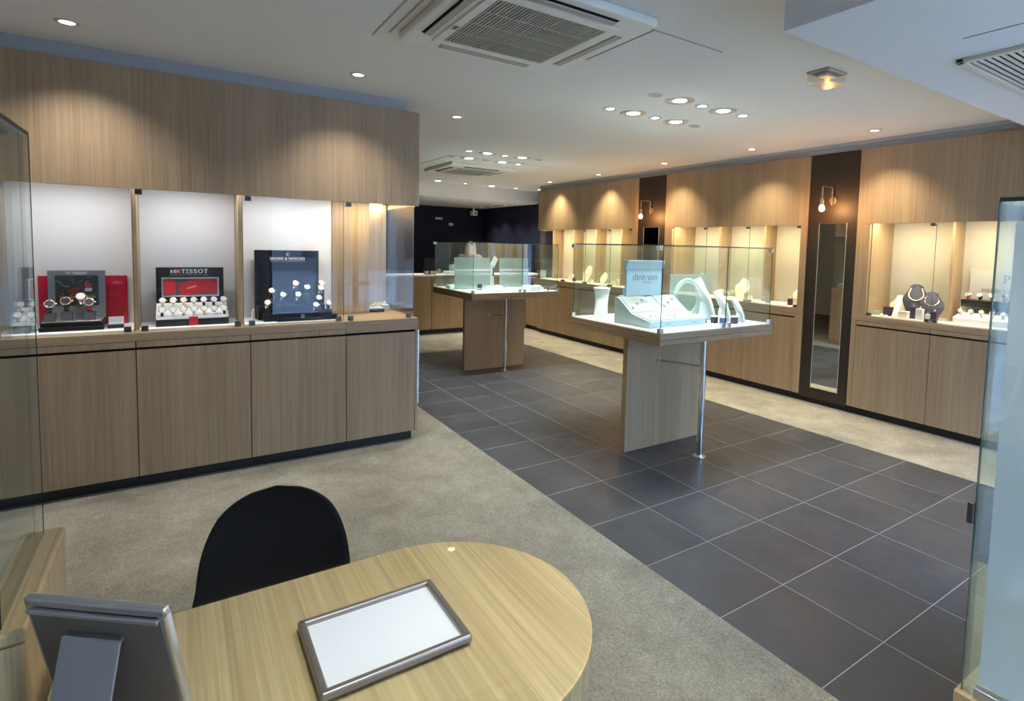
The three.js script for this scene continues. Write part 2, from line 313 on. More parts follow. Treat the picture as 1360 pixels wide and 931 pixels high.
// wall lamps on the dark panels
function sconce(z, label) {
  const o = thing('sconce_lamp', label, 'lamp', [XR + 0.0078, 2.085, z]);
  part(o, 'wall_plate', cyl(0.042, 0.038, 0.014, 28).rotateZ(Math.PI / 2), M.brass);
  part(o, 'arm', tube([[-0.012, 0, 0], [-0.03, 0, 0], [-0.032, 0.0, 0], [-0.032, 0.03, 0], [-0.032, 0.115, 0], [-0.045, 0.128, 0], [-0.10, 0.128, 0], [-0.19, 0.128, 0], [-0.205, 0.115, 0], [-0.205, 0.06, 0], [-0.205, -0.01, 0]], 0.007, 10, 60), M.brass);
  part(o, 'stem', cyl(0.008, 0.008, 0.09, 12).translate(-0.032, -0.045, 0), M.brass);
  part(o, 'socket', lathe([[0.0, 0.02], [0.016, 0.018], [0.019, 0.0], [0.021, -0.045], [0.0, -0.045]], 20).translate(-0.205, -0.01, 0), M.brass);
  part(o, 'bulb', lathe([[0.0, -0.062], [0.016, -0.058], [0.026, -0.042], [0.028, -0.028], [0.022, -0.01], [0.014, 0.004], [0.0, 0.006]], 20).translate(-0.205, -0.058, 0), M.bulb, 'glowing amber bulb');
  const l = new THREE.PointLight(lin(1, 0.48, 0.16), 0.8, 0, 2); l.position.set(-0.205, -0.088, 0); l.castShadow = true; l.shadow.radius = 1.2; o.add(l);
  return o;
}
sconce(-3.07, 'brass wall lamp with bare bulb over the tall mirror beside the navy busts');
sconce(-5.62, 'brass wall lamp with bare bulb over the mirror behind the glass tables');

// ------------------------------------------------------------------ ceiling fittings
function cassette(x, z, half, label, detailed) {
  const o = thing('air_conditioner', label, 'air conditioner', [x, CE, z]);
  const H = half, g = 0.29, y = -0.042;
  part(o, 'panel', new RoundedBoxGeometry(2 * H, 0.044, 2 * H, 2, 0.014).translate(0, y / 2, 0), M.acWhite);
  part(o, 'grille_frame', merged([bx(-g - 0.045, g + 0.045, y - 0.010, y + 0.004, g, g + 0.045, 0.004), bx(-g - 0.045, g + 0.045, y - 0.010, y + 0.004, -g - 0.045, -g, 0.004), bx(-g - 0.045, -g, y - 0.010, y + 0.004, -g, g, 0.004), bx(g, g + 0.045, y - 0.010, y + 0.004, -g, g, 0.004)]), M.acWhite);
  part(o, 'grille_back', bx(-g, g, y - 0.002, y, -g, g, 0), M.gap);
  const n = 34, list = []; for (let k = 0; k < n; k++) { const zz = -g + (k + 0.5) * 2 * g / n; list.push(bx(-g, g, y - 0.009, y - 0.002, zz - 0.0048, zz + 0.0048, 0)); }
  for (let k = 1; k < 4; k++) list.push(bx(-g + k * g / 2 - 0.004, -g + k * g / 2 + 0.004, y - 0.0095, y - 0.002, -g, g, 0));
  const sl = part(o, 'grille_slats', merged(list).rotateY(Math.PI / 2), M.acGrey); sl.userData.kind = 'stuff';
  const a = 0.27, s0 = g + 0.075, s1 = g + 0.125;
  for (let k = 0; k < 4; k++) {
    const v = new THREE.Group(); v.name = 'air_outlet'; v.rotation.y = k * Math.PI / 2; o.add(v);
    const open = k === 0 || k === 3;
    part(v, 'slot', bx(-a, a, y - 0.0035, y + 0.001, s0, s1, 0.003), open ? M.gap : M.acGrey);
    if (open) part(v, 'louver', bx(-a + 0.012, a - 0.012, -0.003, 0.003, -0.018, 0.018, 0.002), M.acGrey).position.set(0, y - 0.012, (s0 + s1) / 2);
    else part(v, 'louver', bx(-a + 0.006, a - 0.006, y - 0.007, y - 0.003, s0 + 0.004, s1 - 0.004, 0.002), M.acGrey);
  }
  part(o, 'badge', bx(-g - 0.035, -g - 0.012, y - 0.0115, y - 0.009, -0.12, -0.075, 0.001), M.frameBack);
}
cassette(1.435, -2.42, 0.465, 'white ceiling air conditioner with wide slotted grille over the carpet');
cassette(3.49, -7.28, 0.49, 'white ceiling air conditioner beyond the far lamp cluster');
function hatch(pts, label) {
  const o = thing('access_hatch_trim', label, 'trim');
  for (const [x0, z0, x1, z1] of pts) part(o, 'strip', bx(Math.min(x0, x1) - 0.004, Math.max(x0, x1) + 0.004, CE - 0.004, CE + 0.001, Math.min(z0, z1) - 0.004, Math.max(z0, z1) + 0.004, 0.001), M.acGrey);
}
hatch([[0.87, -2.985, 0.87, -2.0], [0.93, -2.9, 0.93, -2.0]], 'thin double strip in the ceiling beside the near air conditioner');
hatch([[1.955, -2.62, 1.955, -2.07], [1.985, -2.62, 1.985, -2.07], [1.955, -2.07, 2.49, -2.07]], 'angled hatch strip in the ceiling between air conditioner and lamp cluster');
hatch([[2.78, -7.9, 2.78, -6.35], [2.78, -6.35, 4.25, -6.62 + 0.27]], 'thin hatch strip round the far air conditioner');
{
  const o = thing('emergency_lamp', 'clear box emergency lamp with an orange glow under the ceiling', 'lamp', [3.265, CE, -1.925]);
  part(o, 'base_plate', bx(-0.1, 0.1, -0.012, 0, -0.07, 0.07, 0.003), M.acGrey);
  part(o, 'cover', new RoundedBoxGeometry(0.19, 0.062, 0.132, 2, 0.008).translate(0, -0.043, 0), M.lampCover);
  part(o, 'reflector', bx(-0.05, 0.05, -0.03, -0.012, -0.03, 0.03, 0.004), M.acWhite);
  part(o, 'bulb', new THREE.SphereGeometry(0.014, 16, 12).translate(0.01, -0.04, 0), M.amber);
  const l = new THREE.PointLight(lin(1, 0.5, 0.12), 0.015, 0, 2); l.position.set(0.01, -0.04, 0); l.castShadow = true; o.add(l);
}
{
  const o = thing('air_vent', 'cream ceiling vent with black slots in the lowered soffit', 'vent', [0, 2.42, 0]);
  const x0 = 2.86, x1 = 4.05, z0 = -1.10, z1 = -0.66;
  part(o, 'frame', merged([bx(x0, x1, -0.018, 0.0, z0, z0 + 0.03, 0.003), bx(x0, x1, -0.018, 0.0, z1 - 0.03, z1, 0.003), bx(x0, x0 + 0.03, -0.018, 0, z0, z1, 0.003), bx(x1 - 0.03, x1, -0.018, 0, z0, z1, 0.003)]), M.ventCream);
  part(o, 'back', bx(x0 + 0.03, x1 - 0.03, -0.003, 0, z0 + 0.03, z1 - 0.03, 0), M.gap);
  const g = bx(x0 + 0.03, x1 - 0.03, -0.004, 0.004, -0.006, 0.006, 0.001);
  for (let k = 0; k < 14; k++) { const s = part(o, 'slat', g, M.ventCream); s.position.set(0, -0.011, z0 + 0.048 + k * 0.0265); }
  const h = thing('soffit_seam', 'thin dark seam in the lowered soffit beside the cream vent', 'trim');
  part(h, 'strip', bx(2.60, 2.605, 2.417, 2.421, -0.98, -0.2, 0), M.acGrey);
}

// ------------------------------------------------------------------ cabinets: base units, worktops, canopies
const EL = [-1.46, -0.84, -0.22, 0.401, 1.025, 1.552];
const unitsL = ['beyond the watch on the grey stands', 'under the grey watch stands with the red panel', 'under the watch tray with the red picture', 'under the black watch display', 'at the free end of the left counter'];
for (let k = 0; k < 5; k++) {
  const a = EL[k] + 0.0015, b = EL[k + 1] - 0.0015, end = k === 4;
  const o = thing('base_cabinet', `taupe wooden base cabinet ${unitsL[k]}`, 'cabinet', [0, 0, 0], 0, 'base cabinets of the left counter');
  part(o, 'carcass', bx(a, b, 0.078, 0.884, -4.60, ZL - 0.021, 0), M.gap);
  part(o, 'door', bx(a + 0.001, b - 0.001, 0.078, 0.868, ZL - 0.02, ZL, 0.0015), M.wood);
  if (!end) part(o, 'drawer_front', bx(a + 0.001, b - 0.001, 0.884, 0.9215, ZL - 0.02, ZL, 0.0015), M.wood);
  part(o, 'plinth', bx(EL[k], end ? 1.54 : EL[k + 1], 0.0, 0.077, -4.58, -4.222, 0), M.plinth, 'black recessed plinth');
}
{
  const o = thing('side_panel', 'wooden end panel with a bright metal edge strip on the left counter', 'panel');
  part(o, 'board', bx(1.553, 1.573, 0.075, 0.886, -5.2, -4.174, 0.0015), M.wood);
  part(o, 'edge_strip', bx(1.573, 1.590, 0.29, 0.88, -4.20, -4.185, 0.004), M.chrome, 'bright metal edge strip');
  const t = thing('counter_top', 'long wooden worktop of the left watch counter', 'worktop');
  part(t, 'slab', bx(-1.5, 1.0235, 0.923, 0.975, -4.60, ZL + 0.001, 0.002, { swap: true }), M.wood);
  part(t, 'end_slab', bx(1.0245, 1.575, 0.887, 0.975, -5.2, ZL + 0.001, 0.002, { swap: true }), M.wood);
  const r = thing('rear_cabinet', 'wooden cabinet back behind the left counter end', 'cabinet');
  part(r, 'carcass', bx(0.2, 1.552, 0.0, 0.885, -5.18, -4.64, 0.0015), M.wood);
  const c = thing('wooden_canopy', 'long wooden canopy over the left watch showcase', 'canopy');
  part(c, 'fascia', bx(-2.78, 1.572, 1.848, 2.558, ZL - 0.02, ZL, 0.0015), M.wood);
  part(c, 'end_fascia', bx(1.552, 1.572, 1.848, 2.558, -5.2, ZL - 0.021, 0.0015), M.wood);
  part(c, 'soffit_board', bx(-2.78, 1.551, 1.905, 1.925, -5.179, ZL - 0.022, 0), M.panelWhite);
  part(c, 'rear_board', bx(-2.78, 1.551, 1.848, 2.555, -5.2, -5.18, 0), M.wood);
  const lw = thing('left_end_cupboard', 'tall wooden cupboard closing the left end of the watch wall', 'cupboard');
  part(lw, 'body', bx(-2.78, -1.5, 0.0, 1.846, -4.62, ZL, 0.002), M.wood);
}
// right wall: three runs
const runs = [
  { z: [-8.47, -7.83, -7.20, -6.57, -5.94], ends: [-8.49, -5.888], txt: 'near the navy room', open: [-8.47, -6.0], fins: [-8.34, -7.71, -7.10, -6.48], joints: [-7.71, -7.10, -6.48] },
  { z: [-5.28, -4.66, -4.04, -3.42], ends: [-5.352, -3.33], txt: 'between the mirror panels', open: [-5.22, -3.40], fins: [-4.62, -3.98], joints: [-4.65, -4.03] },
  { z: [-2.777, -2.139, -1.50, -0.86, -0.22], ends: [-2.822, 0.4], txt: 'with the navy busts', open: [-2.70, 0.3], fins: [-2.10, -1.46], joints: [-2.15, -1.5] },
];
runs.forEach((R, ri) => {
  for (let k = 0; k < R.z.length - 1; k++) {
    const a = R.z[k] + 0.0015, b = R.z[k + 1] - 0.0015;
    const o = thing('base_cabinet', `${['first', 'second', 'third', 'fourth'][k]} oak base cabinet from the ${ri === 2 ? 'dark mirror panel' : 'navy room side'} under the showcase ${R.txt}`, 'cabinet', [0, 0, 0], 0, `base cabinets of the showcase ${R.txt}`);
    part(o, 'carcass', bx(XR + 0.021, 5.92, 0.078, 0.884, a, b, 0), M.gap);
    part(o, 'door', bx(XR, XR + 0.02, 0.078, 0.868, a + 0.001, b - 0.001, 0.0015), M.wood);
    part(o, 'drawer_front', bx(XR, XR + 0.02, 0.884, 0.9215, a + 0.001, b - 0.001, 0.0015), M.wood);
    part(o, 'plinth', bx(5.502, 5.9, 0, 0.077, R.z[k], R.z[k + 1], 0), M.plinth, 'black recessed plinth');
  }
  const [e0, e1] = R.ends, za = R.z[0], zb = R.z[R.z.length - 1];
  const filler = (f0, f1, where) => { const o = thing('filler_panel', `narrow oak filler board ${where} the cabinets ${R.txt}`, 'panel'); part(o, 'board', bx(XR, 5.92, 0.078, 0.9215, f0, f1, 0.0015), M.wood); part(o, 'plinth', bx(5.502, 5.9, 0, 0.077, f0, f1, 0), M.plinth); };
  if (za - e0 > 0.03) filler(e0, za - 0.001, ri === 2 ? 'by the mirror panel beside' : 'at the navy room side of');
  if (e1 - zb > 0.03) filler(zb + 0.001, e1, 'at the entrance side of');
  const t = thing('counter_top', `oak worktop of the showcase ${R.txt}`, 'worktop');
  part(t, 'slab', bx(XR - 0.001, 5.93, 0.923, 0.975, e0, e1, 0.002, { swap: true }), M.wood);
  const c = thing('wooden_canopy', `oak canopy over the showcase ${R.txt}`, 'canopy');
  part(c, 'fascia', bx(XR, XR + 0.02, 1.848, 2.555, e0, e1, 0.0015), M.wood);
  part(c, 'end_fascia', bx(XR + 0.021, 5.93, 1.848, 2.555, e0, e0 + 0.02, 0.0015), M.wood);
  part(c, 'end_fascia', bx(XR + 0.021, 5.93, 1.848, 2.555, e1 - 0.02, e1, 0.0015), M.wood);
  part(c, 'soffit_board', bx(XR + 0.021, 5.93, 1.905, 1.925, e0 + 0.021, e1 - 0.021, 0), M.panelWhite);
  // showcase in the niche
  const s = thing('niche_showcase', `lit glass-fronted wall showcase ${R.txt}`, 'showcase');
  const [n0, n1] = R.open;
  if (n0 - e0 > 0.03) part(s, 'jamb', bx(XR, 5.89, 0.975, 1.847, e0, n0, 0.002), M.wood);
  if (e1 - n1 > 0.03) part(s, 'jamb', bx(XR, 5.89, 0.975, 1.847, n1, e1, 0.002), M.wood);
  const cuts = [n0, ...R.fins.filter((z) => z > n0 + 0.05), n1];
  for (let k = 0; k < cuts.length - 1; k++) part(s, 'back_panel', bx(5.89, 5.91, 0.976, 1.904, cuts[k] + 0.001, cuts[k + 1] - 0.001, 0), M.linen);
  for (const z of R.fins) part(s, 'divider', bx(5.68, 5.889, 0.986, 1.904, z - 0.011, z + 0.011, 0.001), M.wood);
  part(s, 'side_lining', bx(5.48, 5.889, 0.986, 1.904, n0, n0 + 0.012, 0), ri ? M.wood : M.glass);
  part(s, 'floor_panel', bx(5.478, 5.889, 0.9755, 0.985, n0 + 0.013, n1 - 0.002, 0.001), M.showWhite);
  const gl = [n0, ...R.joints, n1];
  for (let k = 0; k < gl.length - 1; k++) {
    const p = part(s, 'glass_pane', bx(5.466, 5.472, 0.9755, 1.846, gl[k] + 0.002, gl[k + 1] - 0.002, 0), M.glassTop);
    part(p, 'edge', bx(5.4655, 5.4725, 0.9755, 1.846, gl[k + 1] - 0.0045, gl[k + 1] - 0.0022, 0), M.edge);
    for (const [zz, yy] of [[gl[k] + 0.03, 0.995], [gl[k + 1] - 0.03, 0.995], [gl[k + 1] - 0.03, 1.832]]) part(p, 'clip', bx(5.455, 5.484, yy - 0.014, yy + 0.012, zz - 0.018, zz + 0.018, 0.002), M.clip);
  }
  const len = n1 - n0, strip = part(s, 'light_strip', bx(5.50, 5.53, 1.892, 1.904, n0 + 0.03, n1 - 0.03, 0.001), M.stripWarm, 'warm light strip');
  const pieces = Math.max(2, Math.round(len / 0.62));
  for (let k = 0; k < pieces; k++) {
    const l = new THREE.RectAreaLight(lin(...WARM), NICHE.right, 0.02, len / pieces - 0.06);
    l.position.set(5.515, 1.888, n0 + (k + 0.5) * len / pieces); l.rotation.x = -Math.PI / 2; l.castShadow = true; s.add(l);
  }
});
for (const [z0, z1, m0, m1, txt] of [[-5.885, -5.355, -5.76, -5.47, 'behind the glass tables'], [-3.325, -2.825, -3.20, -2.925, 'beside the navy busts']]) {
  const o = thing('mirror_panel', `tall dark brown panel with a slim mirror ${txt}`, 'panel');
  part(o, 'board', bx(XR + 0.008, 5.93, 0.06, 2.555, z0, z1, 0.002), M.darkPanel);
  part(o, 'mirror', bx(XR + 0.004, XR + 0.0085, 0.17, 1.857, m0, m1, 0.0008), M.mirror, 'slim upright mirror');
  part(o, 'bevel_strip', merged([bx(XR + 0.003, XR + 0.0085, 0.166, 1.861, m0 - 0.004, m0, 0), bx(XR + 0.003, XR + 0.0085, 0.166, 1.861, m1, m1 + 0.004, 0)]), M.ring);
  part(o, 'plinth', bx(5.502, 5.9, 0, 0.06, z0, z1, 0), M.plinth);
}
// left showcase
{
  const s = thing('niche_showcase', 'long glass-fronted watch showcase in the left wall', 'showcase');
  const cuts = [-1.5, -0.84, -0.22, 0.36, 1.02];
  for (let k = 0; k < 4; k++) part(s, 'back_panel', bx(cuts[k] + 0.001, cuts[k + 1] - 0.001, 0.976, 1.904, -4.63, -4.61, 0), M.panelWhite);
  for (const x of [-0.84, -0.22, 0.36]) part(s, 'divider', bx(x - 0.013, x + 0.013, 0.976, 1.904, -4.609, -4.30, 0.001), M.wood);
  part(s, 'end_back_panel', bx(1.022, 1.315, 0.976, 1.904, -4.625, -4.60, 0.001), M.wood, 'golden wooden back panel of the empty end bay');
  for (let k = 0; k < 4; k++) part(s, 'floor_panel', bx(cuts[k] + 0.016, cuts[k + 1] - (k === 3 ? 0.03 : 0.016), 0.9755, 0.985, -4.608, -4.245, 0.001), M.showWhite);
  const gl = [-1.5, -0.84, -0.22, 0.37, 1.02, 1.55];
  for (let k = 0; k < 5; k++) {
    const p = part(s, 'glass_pane', bx(gl[k] + 0.002, gl[k + 1] - 0.002, 0.9755, 1.846, -4.216, -4.210, 0), M.glassTop);
    part(p, 'edge', bx(gl[k + 1] - 0.0045, gl[k + 1] - 0.0022, 0.9755, 1.846, -4.2165, -4.2095, 0), M.edge);
    for (const [xx, yy] of [[gl[k] + 0.045, 0.995], [gl[k + 1] - 0.04, 0.995], [gl[k] + 0.03, 1.832]]) part(p, 'clip', bx(xx - 0.018, xx + 0.018, yy - 0.016, yy + 0.016, -4.228, -4.198, 0.002), M.clip);
  }
  part(s, 'rear_panel', bx(1.022, 1.538, 0.976, 1.904, -4.89, -4.875, 0.001), M.wood, 'golden wooden rear panel');
  part(s, 'glass_pane', bx(1.546, 1.552, 0.9755, 1.846, -5.19, -4.218, 0), M.glassTop);
  part(s, 'glass_pane', bx(1.32, 1.545, 0.9755, 1.846, -4.622, -4.616, 0), M.glassTop);
  for (let k = 0; k < 4; k++) {
    part(s, 'light_strip', bx(cuts[k] + 0.04, cuts[k + 1] - 0.04, 1.892, 1.9045, -4.30, -4.27, 0.001), M.stripCool, 'white light strip');
    const l = new THREE.RectAreaLight(lin(0.98, 0.97, 1), NICHE.left, cuts[k + 1] - cuts[k] - 0.08, 0.02); l.position.set((cuts[k] + cuts[k + 1]) / 2  , 1.888, -4.285); l.rotation.x = -Math.PI / 2; l.castShadow = true; s.add(l);
  }
  part(s, 'light_strip', bx(1.1, 1.5, 1.892, 1.9045, -4.86, -4.83, 0.001), M.stripWarm, 'warm light strip');
  const l = new THREE.RectAreaLight(lin(...WARM), NICHE.end, 0.4, 0.02); l.position.set(1.3  , 1.888, -4.845); l.rotation.x = -Math.PI / 2; l.castShadow = true; s.add(l);
  const l2 = new THREE.RectAreaLight(lin(...WARM), NICHE.end, 0.4, 0.02); l2.position.set(1.27  , 1.888, -4.40); l2.rotation.x = -Math.PI / 2; l2.castShadow = true; s.add(l2);
  part(s, 'light_strip', bx(1.07, 1.47, 1.892, 1.9045, -4.415, -4.385, 0.001), M.stripWarm, 'warm light strip');
}
// back counter
{
  const edges = [2.0, 3.63, 4.58, 5.50];
  for (let k = 0; k < 3; k++) {
    const o = thing('base_cabinet', ['pale wooden counter front at the open end of the rear counter', 'pale wooden counter front in the middle of the rear counter', 'pale wooden counter front in the corner of the rear counter'][k], 'cabinet');
    part(o, 'carcass', bx(edges[k] + 0.003, edges[k + 1] - 0.003, 0.085, 1.0, -9.5, -9.021, 0), M.gap);
    part(o, 'door', bx(edges[k] + 0.004, edges[k + 1] - 0.004, 0.085, 0.998, -9.02, -9.0, 0.0015), M.wood);
    part(o, 'plinth', bx(edges[k], edges[k + 1], 0, 0.084, -9.48, -9.05, 0), M.plinth);
  }
  const t = thing('counter_top', 'white worktop of the rear counter before the navy wall', 'worktop');
  part(t, 'slab', bx(1.98, 5.93, 1.0, 1.03, -9.52, -8.985, 0.002), M.showWhite);
  const c = thing('corner_cabinet', 'oak corner cabinet joining right wall and rear counter', 'cabinet');
  part(c, 'body', bx(5.502, 5.92, 0.08, 0.974, -8.98, -8.492, 0.0015), M.wood);
  part(c, 'plinth', bx(5.54, 5.9, 0, 0.079, -8.98, -8.492, 0), M.plinth);
  const b = thing('board_screen', 'low screen of grey and brown upright boards against the navy side wall', 'screen');
  for (let k = 0; k < 9; k++) part(b, 'board', bx(5.93 - (k % 2) * 0.012, 5.95 - (k % 2) * 0.012, 0.003, 1.60, -11.35 + k * 0.19, -11.165 + k * 0.19, 0.002), k % 3 === 1 ? M.framePlate : M.wood);
}
for (const [x, y, w, h, l] of [[4.88, 2.13, 0.16, 0.045, 'wide pale vent plate on the navy wall'], [5.17, 2.01, 0.10, 0.06, 'small pale plate on the navy wall']]) {
  const o = thing('vent_plate', l, 'plate'); part(o, 'cover', bx(x - w / 2, x + w / 2, y - h / 2, y + h / 2, -11.719, -11.70, 0.003), M.cardWhite); part(o, 'slot', bx(x - w / 2 + 0.01, x + w / 2 - 0.01, y - 0.006, y + 0.006, -11.7005, -11.699, 0), M.acGrey);
}
{
  const o = thing('security_camera', 'small white box camera hanging in the navy corner', 'camera');
  part(o, 'bracket', bx(5.60, 5.64, 2.33, 2.40, -11.5, -11.46, 0.004), M.acWhite);
  part(o, 'body', bx(5.56, 5.68, 2.22, 2.33, -11.55, -11.40, 0.012, { seg: 2 }), M.acWhite);
  part(o, 'lens', cyl(0.02, 0.02, 0.01, 16).rotateX(Math.PI / 2).translate(5.62, 2.27, -11.40), M.black);
}

// ------------------------------------------------------------------ glass display tables
function glassTable(x0, x1, z0, z1, px0, px1, pz, pole, label, caseLabel, panelLabel) {
  const top = 0.98, o = thing('display_table', label, 'table');
  part(o, 'top_slab', bx(x0, x1, 0.938, top, z0, z1, 0.002, { swap: true }), M.wood);
  const xm = [x0 + 0.001, x0 + (x1 - x0) * 0.30, x0 + (x1 - x0) * 0.70, x1 - 0.001];
  for (let k = 0; k < 3; k++) part(o, 'drawer_front', bx(xm[k] + 0.0012, xm[k + 1] - 0.0012, 0.90, 0.9365, z1 - 0.02, z1 - 0.0005, 0.0012, { swap: true }), M.wood);
  part(o, 'apron', merged([bx(x0 + 0.001, x0 + 0.02, 0.90, 0.9365, z0 + 0.001, z1 - 0.021, 0.0012, { swap: true }), bx(x1 - 0.02, x1 - 0.001, 0.90, 0.9365, z0 + 0.001, z1 - 0.021, 0.0012, { swap: true }), bx(x0 + 0.021, x1 - 0.021, 0.90, 0.9365, z0 + 0.001, z0 + 0.02, 0.0012, { swap: true })]), M.wood);
  part(o, 'underside', bx(x0 + 0.021, x1 - 0.021, 0.903, 0.937, z0 + 0.021, z1 - 0.022, 0), M.wood);
  part(o, 'support_panel', bx(px0, px1, 0.001, 0.902, pz - 0.05, pz, 0.002), M.wood);
  const [qx, qz] = pole;
  const p = part(o, 'pole', cyl(0.022, 0.022, 0.895, 24, 0.006).translate(qx, 0, qz), M.chrome, 'chrome pole');
  part(p, 'foot_plate', lathe([[0, 0.001], [0.048, 0.001], [0.048, 0.006], [0.044, 0.009], [0.0, 0.009]], 32).translate(qx, 0, qz), M.chrome);
  part(o, 'stay_rod', tube([[qx, 0.69, qz], [qx - 0.06, 0.69, (qz + pz) / 2], [qx - 0.12, 0.69, pz + 0.006]], 0.006, 8, 10), M.steel, 'slim steel stay rod');
  part(o, 'rod_flange', cyl(0.018, 0.018, 0.008, 20).rotateX(Math.PI / 2).translate(qx - 0.12, 0.69, pz + 0.004), M.steel);
  part(o, 'show_surface', bx(x0 + 0.012, x1 - 0.012, top, top + 0.005, z0 + 0.012, z1 - 0.012, 0.001), M.showWhite, 'bright white show surface');
  const c = thing('glass_case', caseLabel, 'glass case'), i = 0.018, a = x0 + i, b = x1 - i, e = z0 + i, f = z1 - i, y0 = top + 0.0052, y1 = 1.585, T = 0.007, xm2 = x0 + (x1 - x0) * 0.555, zm = z0 + (z1 - z0) * 0.42;
  const pane = (x2, x3, y2, y3, z2, z3, m = M.glassGreen) => part(c, 'glass_pane', bx(x2, x3, y2, y3, z2, z3, 0), m);
  pane(a, xm2 - 0.002, y0, y1, f - T, f); pane(xm2 + 0.002, b, y0, y1, f - T, f);
  pane(a, b, y0, y1, e, e + T); pane(a, a + T, y0, y1, e + T + 0.001, zm - 0.002); pane(a, a + T, y0, y1, zm + 0.002, f - T - 0.001); pane(b - T, b, y0, y1, e + T + 0.001, f - T - 0.001);
  pane(a + 0.002, b - 0.002, y1 + 0.0005, y1 + T, e + 0.002, f - 0.002, M.glassTop);
  for (const g of [bx(a, b, y1, y1 + T, f - 0.0018, f, 0), bx(a, a + 0.0018, y1, y1 + T, e, f - 0.002, 0), bx(a, b, y1, y1 + T, e, e + 0.0018, 0), bx(b - 0.0018, b, y1, y1 + T, e, f - 0.002, 0)]) part(c, 'top_edge', g, M.edge, 'dark green glass edge');
  for (const g of [bx(a, a + 0.003, y0, y1, f - 0.004, f + 0.0004, 0), bx(b - 0.003, b, y0, y1, f - 0.004, f + 0.0004, 0), bx(a - 0.0004, a + 0.003, y0, y1, e, e + 0.003, 0), bx(xm2 - 0.0018, xm2 + 0.0018, y0, y1, f - T, f, 0)]) part(c, 'corner_edge', g, M.edge);
  for (const [cx, cy, cz] of [[a, y0 + 0.016, f], [b, y0 + 0.016, f], [a, y0 + 0.016, e], [xm2 - 0.035, y0 + 0.016, f], [xm2 + 0.035, y0 + 0.016, f], [a, y1 - 0.012, e], [b - 0.02, y1 - 0.016, f], [a + 0.02, y1 - 0.016, f - 0.05]]) part(c, 'clip', bx(cx - 0.018, cx + 0.018, cy - 0.016, cy + 0.016, cz - 0.018, cz + 0.012, 0.003), M.steel);
  return [a, b, e, f];
}
glassTable(2.735, 3.995, -3.74, -2.69, 2.824, 3.64, -3.11, [3.272, -2.765], 'oak display table with chrome pole nearer the entrance', 'green-edged glass case holding a pale blue sign and white busts', 'x');
glassTable(2.90, 4.16, -7.15, -5.93, 2.93, 3.79, -6.19, [3.391, -5.99], 'oak display table with chrome pole before the rear counter', 'green-edged glass case holding two frosted panels', 'x');

// ------------------------------------------------------------------ makers of small goods
function shell(nu, nv, half, curve, thick) {                            // a bent sheet with thickness: half width, centre line and bulge over v
  const F = [], pos = [], P = (u, v, s) => { const w = half(v), c = curve(v), c2 = curve(Math.min(1, v + 0.01)), c1 = curve(Math.max(0, v - 0.01)); let tz = c2[0] - c1[0], ty = c2[1] - c1[1]; const l = Math.hypot(tz, ty) || 1; tz /= l; ty /= l; const b = c[2] * (1 - u * u); return [u * w, c[1] - tz * (b + s * thick), c[0] + ty * (b + s * thick)]; };
  for (const s of [0, -1]) for (let j = 0; j <= nv; j++) for (let i = 0; i <= nu; i++) F.push(P(i / nu * 2 - 1, j / nv, s));
  const id = (s, j, i) => s * (nu + 1) * (nv + 1) + j * (nu + 1) + i, ix = [];
  for (let j = 0; j < nv; j++) for (let i = 0; i < nu; i++) {
    ix.push(id(0, j, i), id(0, j, i + 1), id(0, j + 1, i + 1), id(0, j, i), id(0, j + 1, i + 1), id(0, j + 1, i));
    ix.push(id(1, j, i), id(1, j + 1, i + 1), id(1, j, i + 1), id(1, j, i), id(1, j + 1, i), id(1, j + 1, i + 1));
  }
  const rim = (a, b, c, d) => ix.push(a, b, c, a, c, d);
  for (let j = 0; j < nv; j++) { rim(id(0, j, 0), id(0, j + 1, 0), id(1, j + 1, 0), id(1, j, 0)); rim(id(0, j, nu), id(1, j, nu), id(1, j + 1, nu), id(0, j + 1, nu)); }
  for (let i = 0; i < nu; i++) { rim(id(0, 0, i), id(1, 0, i), id(1, 0, i + 1), id(0, 0, i + 1)); rim(id(0, nv, i), id(0, nv, i + 1), id(1, nv, i + 1), id(1, nv, i)); }
  for (const p of F) pos.push(...p);
  const g = new THREE.BufferGeometry(); g.setAttribute('position', new THREE.Float32BufferAttribute(pos, 3)); g.setIndex(ix); g.computeVertexNormals(); return g;
}
const smooth = (t) => t * t * (3 - 2 * t);
